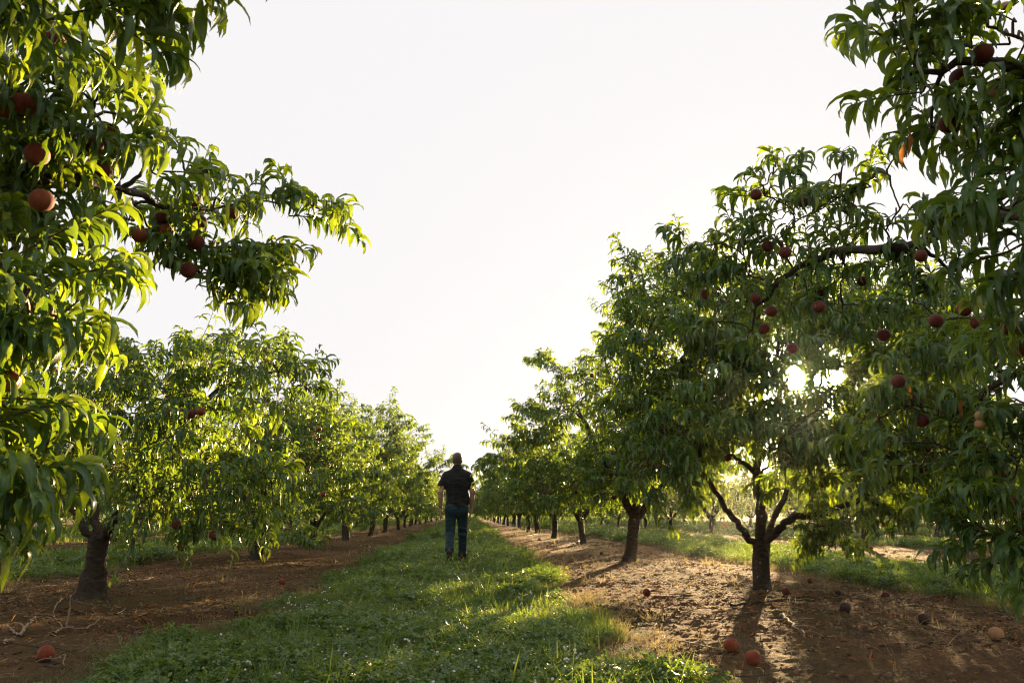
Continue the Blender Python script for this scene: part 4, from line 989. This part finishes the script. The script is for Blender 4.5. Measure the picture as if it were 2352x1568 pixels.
link('shirt', sdf_mesh('shirt', shirt, (-.37, -.20, .70), (.37, .20, 1.62), .0085, M_SHIRT, .03, [shirt_cut]), man)
collar = [('c', (-.05, -.045, 1.535), (.05, -.045, 1.535), .030, .030, .01), ('c', (-.055, -.03, 1.53), (-.075, .05, 1.51), .024, .02, .01), ('c', (.055, -.03, 1.53), (.075, .05, 1.51), .024, .02, .01)]
link('collar', sdf_mesh('collar', collar, (-.13, -.12, 1.46), (.13, .12, 1.60), .006, M_SHIRT, .01), man)
jeans = [('e', (0, -.01, .88), (.178, .122, .13), .05), ('e', (-.075, -.055, .86), (.095, .085, .11), .04), ('e', (.075, -.05, .86), (.095, .085, .11), .04),
         ('c', (-.092, -.005, .86), (-.102, .025, .50), .100, .074), ('c', (.090, .0, .86), (.096, .165, .50), .100, .074),
         ('c', (-.102, .025, .50), (-.098, -.275, .235), .074, .066), ('c', (.096, .165, .50), (.098, .275, .10), .072, .064),
         ('c', (-.15, -.03, .56), (-.06, -.04, .54), .025, .025, .02), ('c', (.045, .05, .57), (.14, .055, .545), .025, .025, .02), ('c', (-.15, -.045, .47), (-.06, -.055, .455), .025, .025, .02), ('c', (.05, .085, .46), (.14, .085, .44), .022, .022, .02),
         ('c', (-.14, -.285, .26), (-.06, -.29, .245), .03, .03, .03), ('c', (.05, .24, .15), (.14, .245, .14), .028, .028, .03)]
link('jeans', sdf_mesh('jeans', jeans, (-.26, -.42, .05), (.26, .40, 1.02), .0085, M_JEANS, .03, [lambda X, Y, Z: Z - .96 + 0 * X + 0 * Y]), man)
def foot(nm, ank, heel, toe, tilt):
    ank, heel, toe = map(np.asarray, (ank, heel, toe)); ball = heel * .35 + toe * .65
    up_ = np.array([0, 0, .03])
    pr = [('c', ank, heel + up_ * 1.6, .044, .042, .02), ('c', heel + up_, ball + up_ * .8, .040, .046, .03), ('c', ball + up_ * .8, toe + up_ * .6, .046, .034, .02)]
    lo = np.min([ank, heel, toe], 0) - .09; hi = np.max([ank, heel, toe], 0) + .09
    d = norm(toe - heel); nrm = np.cross(np.array([1.0, 0, 0]), d); nrm = nrm if nrm[2] > 0 else -nrm
    cut = lambda X, Y, Z: -((X - heel[0]) * nrm[0] + (Y - heel[1]) * nrm[1] + (Z - heel[2]) * nrm[2])
    s = link(nm, sdf_mesh('shoe', pr, lo, hi, .006, M_SHOE, .02, [cut]), man)
    t = np.linspace(0, 1, 9); w = np.array([.030, .037, .036, .033, .034, .042, .045, .040, .022])
    C = heel[None] - d * .035 + (toe - heel + d * .075)[None] * t[:, None]
    V = []
    for side_, off in ((-1, 0), (1, 0), (1, -.018), (-1, -.018)):
        V.append(C + np.stack([w * side_, 0 * w, 0 * w], 1) + nrm * (off + .004))
    V = np.stack(V, 1).reshape(-1, 3); F = []
    for i in range(8):
        for j in range(4): F.append([i * 4 + j, i * 4 + (j + 1) % 4, i * 4 + 4 + (j + 1) % 4, i * 4 + 4 + j])
    F += [[0, 3, 2, 1], [32, 33, 34, 35]]
    link('sole', mesh_np('sole', V, [F], False, M_SOLE), s)
    c = (ank + heel) / 2 + np.array([0, -.052, .045]); e = np.array([.011, 0, 0]); u = np.array([0, .012, .045])
    pl = np.stack([c, c + u * .5 + (0, -.006, 0), c + u]); v, q = tubes(pl[None], np.array([[.011, .012, .009]]), 6)
    link('heel_tab', mesh_np('heel_tab', v, [q], True, M_RED), s)
foot('shoe', (-.095, -.305, .205), (-.095, -.385, .155), (-.095, -.235, .012), 1)
foot('shoe', (.098, .275, .10), (.098, .235, .018), (.108, .455, .012), 0)
wv = np.asarray(LA['w']) * .93 + np.asarray(LA['e']) * .07
dv = norm(np.asarray(LA['e']) - np.asarray(LA['w'])); pl = np.stack([wv - dv * .012, wv - dv * .006, wv + dv * .006, wv + dv * .012]) + (0, 0, .01)
v, q = tubes(pl[None], np.array([[.028, .032, .032, .028]]), 14)
link('wristband', mesh_np('wristband', v, [q], True, M_BAND), man)

# ------------------------------------------------------------------ small things on the ground
def fallen(px, py, mesh, label, r=0.037, s=1.0, rot=None, sink=.006):
    x, y = gp(px, py + 4); z = gtop(x, y)
    for _ in range(3):                      # settle on the uneven soil
        rr = ray(px, py + 4); t = (z - CAM_H) / rr[2]; x, y = rr[0] * t, rr[1] * t; z = gtop(x, y)
    o = link('fallen_peach', mesh); o.location = (x, y, z + r * s - sink); o.scale = (s, s, s)
    o.rotation_euler = rot or (random.uniform(0.5, 2.2), random.uniform(-.5, .5), random.uniform(0, 6.28))
    tag(o, label, 'peach', 'fallen peaches on the orchard floor'); return o
FP = [((104, 1512), PEACH[1], 'bright red fallen peach on dry soil at the left, beside broken twigs', 1.08, None),
      ((647, 1340), PEACH[1], 'small red fallen peach on the soil strip left of the lane', .95, None),
      ((864, 1378), PEACH[1], 'orange fallen peach lying in the grass lane, nearer of a pair', .95, None),
      ((880, 1363), PEACH[2], 'dull tan fallen peach half hidden in the grass lane behind another', 1.2, None),
      ((1486, 1364), PEACH[0], 'dark red fallen peach between the grass lane and the sunlit tree trunk', 1.0, None),
      ((1681, 1494), PEACH[1], 'round red fallen peach on sunlit soil left of the split one', 1.12, None),
      ((1730, 1519), PEACH_SPLIT, 'large split peach lying open on the sunlit soil', 1.0, (0.9, 0.15, 3.4)),
      ((1806, 1361), PEACH[0], 'red fallen peach just right of the forked tree trunk', 1.0, None),
      ((1862, 1336), PEACH[0], 'red fallen peach at the far edge of the soil strip behind straw', .9, None),
      ((1925, 1361), PEACH[3], 'small black rotten peach near the far grass edge', .75, None),
      ((2034, 1369), PEACH[0], 'maroon fallen peach resting against dry weeds of the right lane', 1.0, None),
      ((1942, 1403), PEACH[3], 'large dark rotten peach on mossy soil right of the forked trunk', 1.12, None),
      ((2124, 1431), PEACH[3], 'dark rotten peach on bare soil below the hanging right branches', 1.1, None),
      ((2290, 1470), PEACH[2], 'pale brown shrivelled peach beside bent straw at the far right', 1.5, None),
      ((2001, 1255), PEACH[1], 'tiny red fallen peach on the soil of the second row at the right', .95, None),
      ((1382, 1269), PEACH[0], 'tiny red fallen peach on soil left of the flared tree roots', .9, None),
      ((1356, 1273), PEACH[2], 'tiny tan fallen peach on soil beside straw in the right strip', 1.2, None),
      ((1239, 1236), PEACH[1], 'tiny red fallen peach under the distant right row', 1.0, None)]
for p, me_, lab, s, rot in FP: fallen(p[0], p[1], me_, lab, {id(PEACH[2]): .026}.get(id(me_), .037), s, rot)

def stick(name, pts, r0, r1, label, mat, lift=.01, group='fallen branches on the soil', twigs=()):
    W = []
    for k, p in enumerate(pts):
        x, y = gp(p[0], p[1]); z = gtop(x, y)
        hgt = p[2] if len(p) > 2 else lift
        W.append((x, y, z + hgt))
    W = np.array(W); n = 14; t = np.linspace(0, 1, len(W)); tt = np.linspace(0, 1, n)
    P = np.stack([np.interp(tt, t, W[:, i]) for i in range(3)], 1)
    g = np.random.default_rng(int(abs(W[0, 0]) * 1000) % 9999); P[1:-1] += g.normal(0, r0 * .5, (n - 2, 3))
    a = Acc(); v, q = tubes(P[None], (np.linspace(r0, r1, n) * g.uniform(.85, 1.15, n))[None], 7); a.add(v, q)
    base = P[0].copy()
    o = link(name, mesh_np(name, v - base, [q], True, mat)); o.location = base; tag(o, label, 'branch', group)
    for (u, ang, ln) in twigs:
        k = int(u * (n - 1)); d = norm(P[min(k + 1, n - 1)] - P[k - 1]); sd = np.array([-d[1], d[0], 0.25]) * math.sin(ang) + d * math.cos(ang)
        pl = bez(P[k], P[k] + sd * ln, (0, 0, .01), 5); v, q = tubes((pl - base)[None], np.linspace(r1 * 1.2, r1 * .5, 5)[None], 5)
        link('twig', mesh_np('twig', v, [q], True, mat), o)
    return o
stick('fallen_branch', [(1347, 1398), (1400, 1404), (1425, 1412)], .016, .011, 'thick dark stick lying at the edge of the grass lane, left of the forked trunk', M_DEADWOOD, .03)
stick('fallen_branch', [(1440, 1414), (1490, 1418), (1530, 1428)], .018, .012, 'dark broken branch on the soil just past the lane edge', M_DEADWOOD, .02)
stick('fallen_branch', [(1542, 1472), (1600, 1485), (1672, 1504)], .007, .004, 'long thin twig lying from the grass towards the round red peach', M_PALEWOOD, .012, twigs=((.5, .8, .1), (.7, -.7, .08)))
stick('fallen_branch', [(1680, 1412), (1740, 1405), (1800, 1404), (1870, 1410)], .012, .006, 'curved dark branch across the foot of the forked trunk', M_DEADWOOD, .02, twigs=((.3, .7, .2), (.6, -.8, .25), (.8, .6, .15)))
stick('fallen_branch', [(1795, 1436), (1815, 1452), (1850, 1478)], .012, .005, 'pale broken branch with small side twigs on dark soil behind the split peach', M_PALEWOOD, .02, twigs=((.5, 1.0, .18), (.7, .6, .2)))
stick('fallen_branch', [(1318, 1262), (1332, 1254), (1345, 1246)], .022, .012, 'short stump of dead branch leaning on the soil of the right row', M_DEADWOOD, .05)
stick('fallen_branch', [(1213, 1235), (1236, 1232)], .02, .014, 'small dark log on the soil edge far down the lane', M_DEADWOOD, .02)
stick('broken_twig', [(152, 1462), (153, 1461, .10), (152, 1461, .20)], .006, .004, 'upright pale broken twig standing in the left soil', M_PALEWOOD, .0, 'broken twigs at the left')
stick('broken_twig', [(40, 1490), (55, 1480, .03), (75, 1466, .06)], .010, .006, 'thick pale broken twig leaning in the litter pile at the left', M_PALEWOOD, .01, 'broken twigs at the left', twigs=((.5, .7, .12),))
stick('broken_twig', [(12, 1475), (25, 1482), (38, 1490)], .008, .006, 'short pale twig at the left end of the litter pile', M_PALEWOOD, .015, 'broken twigs at the left')
stick('broken_twig', [(120, 1482), (145, 1474, .03), (165, 1468, .02)], .008, .004, 'pale forked twig in the middle of the litter pile', M_PALEWOOD, .015, 'broken twigs at the left', twigs=((.4, .8, .1), (.7, -.7, .08)))
stick('broken_twig', [(195, 1470), (215, 1456, .02), (232, 1445, .03)], .007, .004, 'thin pale twig at the right end of the litter pile', M_PALEWOOD, .01, 'broken twigs at the left')
stick('broken_twig', [(0, 1512), (15, 1507), (28, 1500)], .010, .008, 'pale twig at the lower left corner beside the red peach', M_PALEWOOD, .015, 'broken twigs at the left')
stick('broken_twig', [(120, 1425), (128, 1416, .04), (143, 1410, .05)], .005, .004, 'bent pale twig between the litter pile and the stout trunk', M_PALEWOOD, .005, 'broken twigs at the left')
stick('broken_twig', [(310, 1352), (330, 1347, .02), (350, 1342)], .009, .006, 'pale stick on the soil right of the stout trunk', M_PALEWOOD, .015, 'broken twigs at the left')

# white trunk markers of the right row
m = NT('white_plastic'); M_WHITE = m.done(m.pbsdf((.72, .72, .70), .5, .4))
for (px, y, lab) in ((1193, 40.2, 'white plastic marker stake, nearest one standing by a right row trunk'), (1165, 50.5, 'white marker stake second along the right row'), (1148, 60.0, 'white marker stake third along the right row'), (1140, 67.0, 'white marker stake farthest along the right row')):
    x = R_ - .17; z = gtop(x, y)
    pl = np.array([[0, 0, -.05], [0, 0, .2], [.005, 0, .52], [.005, 0, .53]]); v, q = tubes(pl[None], np.array([[.024, .024, .024, .010]]), 8)
    o = link('marker_stake', mesh_np('marker_stake', v, [q], True, M_WHITE)); o.location = (x, y, z); tag(o, lab, 'stake', 'white marker stakes in the right row')

# a bush and a red sapling between the farther rows on the right
def bush(name, x, y, rad, hgt, n, mat, label, cat, seed, leafL=.09):
    g = np.random.default_rng(seed); z = gtop(x, y)
    root = bpy.data.objects.new(name, None); COL.objects.link(root); root.location = (x, y, z); tag(root, label, cat)
    B = np.stack([g.normal(0, rad * .4, n), g.normal(0, rad * .4, n), np.abs(g.normal(0, hgt * .4, n))], 1)
    D = norm(B * np.array([1, 1, .3]) + np.array([0, 0, .35]))
    TP, TR, P, DL, L, W, dr, tone = shoots(B, D, g.uniform(.15, .35, n), g.integers(10, 16, n), g, leafL, .03, 1.2)
    V, tr, qd, rib = leaf_geo(P, DL, L, W, dr, tone, 2, g)
    link('foliage', leaves_mesh('foliage', V, tr, qd, rib, tone, mat), root)
    C = np.zeros_like(B); t = np.linspace(0, 1, 4)[None, :, None]
    v, q = tubes(C[:, None] * (1 - t) + B[:, None] * t, np.tile(np.linspace(.008, .004, 4), (n, 1)), 3); v2, q2 = tubes(TP, TR, 3)
    a = Acc(); a.add(v, q); a.add(v2, q2); tag(link('stems', a.mesh('stems', M_TWIG), root), kind='stuff')
bx_, by_ = gp(1545, 1216); bush('bush', bx_, by_, 1.1, .6, 70, M_LEAF, 'low dark green bush between the tree rows on the right', 'bush', 5)
bx_, by_ = gp(1662, 1222); bush('sapling', bx_, by_, .25, .7, 14, M_DRYLEAF, 'small reddish sapling standing between the rows on the right', 'sapling', 6, .07)

# ------------------------------------------------------------------ evening haze
if HAZE:
    xs_, y0_, y1_, z0_, z1_ = 950, -90, 950, -1.6, 5.2
    V = [(sx * xs_, y_, z_) for z_ in (z0_, z1_) for sx, y_ in ((-1, y0_), (1, y0_), (1, y1_), (-1, y1_))]
    F = [[0, 3, 2, 1], [4, 5, 6, 7], [0, 1, 5, 4], [1, 2, 6, 5], [2, 3, 7, 6], [3, 0, 4, 7]]
    m = NT('haze'); pv = m.n('ShaderNodeVolumePrincipled')
    pv.inputs['Color'].default_value = (0.95, 0.95, 0.95, 1); pv.inputs['Density'].default_value = HAZE; pv.inputs['Anisotropy'].default_value = 0.90
    m.l(pv.outputs[0], m.out.inputs['Volume'])
    tag(link('haze', mesh_np('haze', V, [F], False, m.m)), kind='stuff')
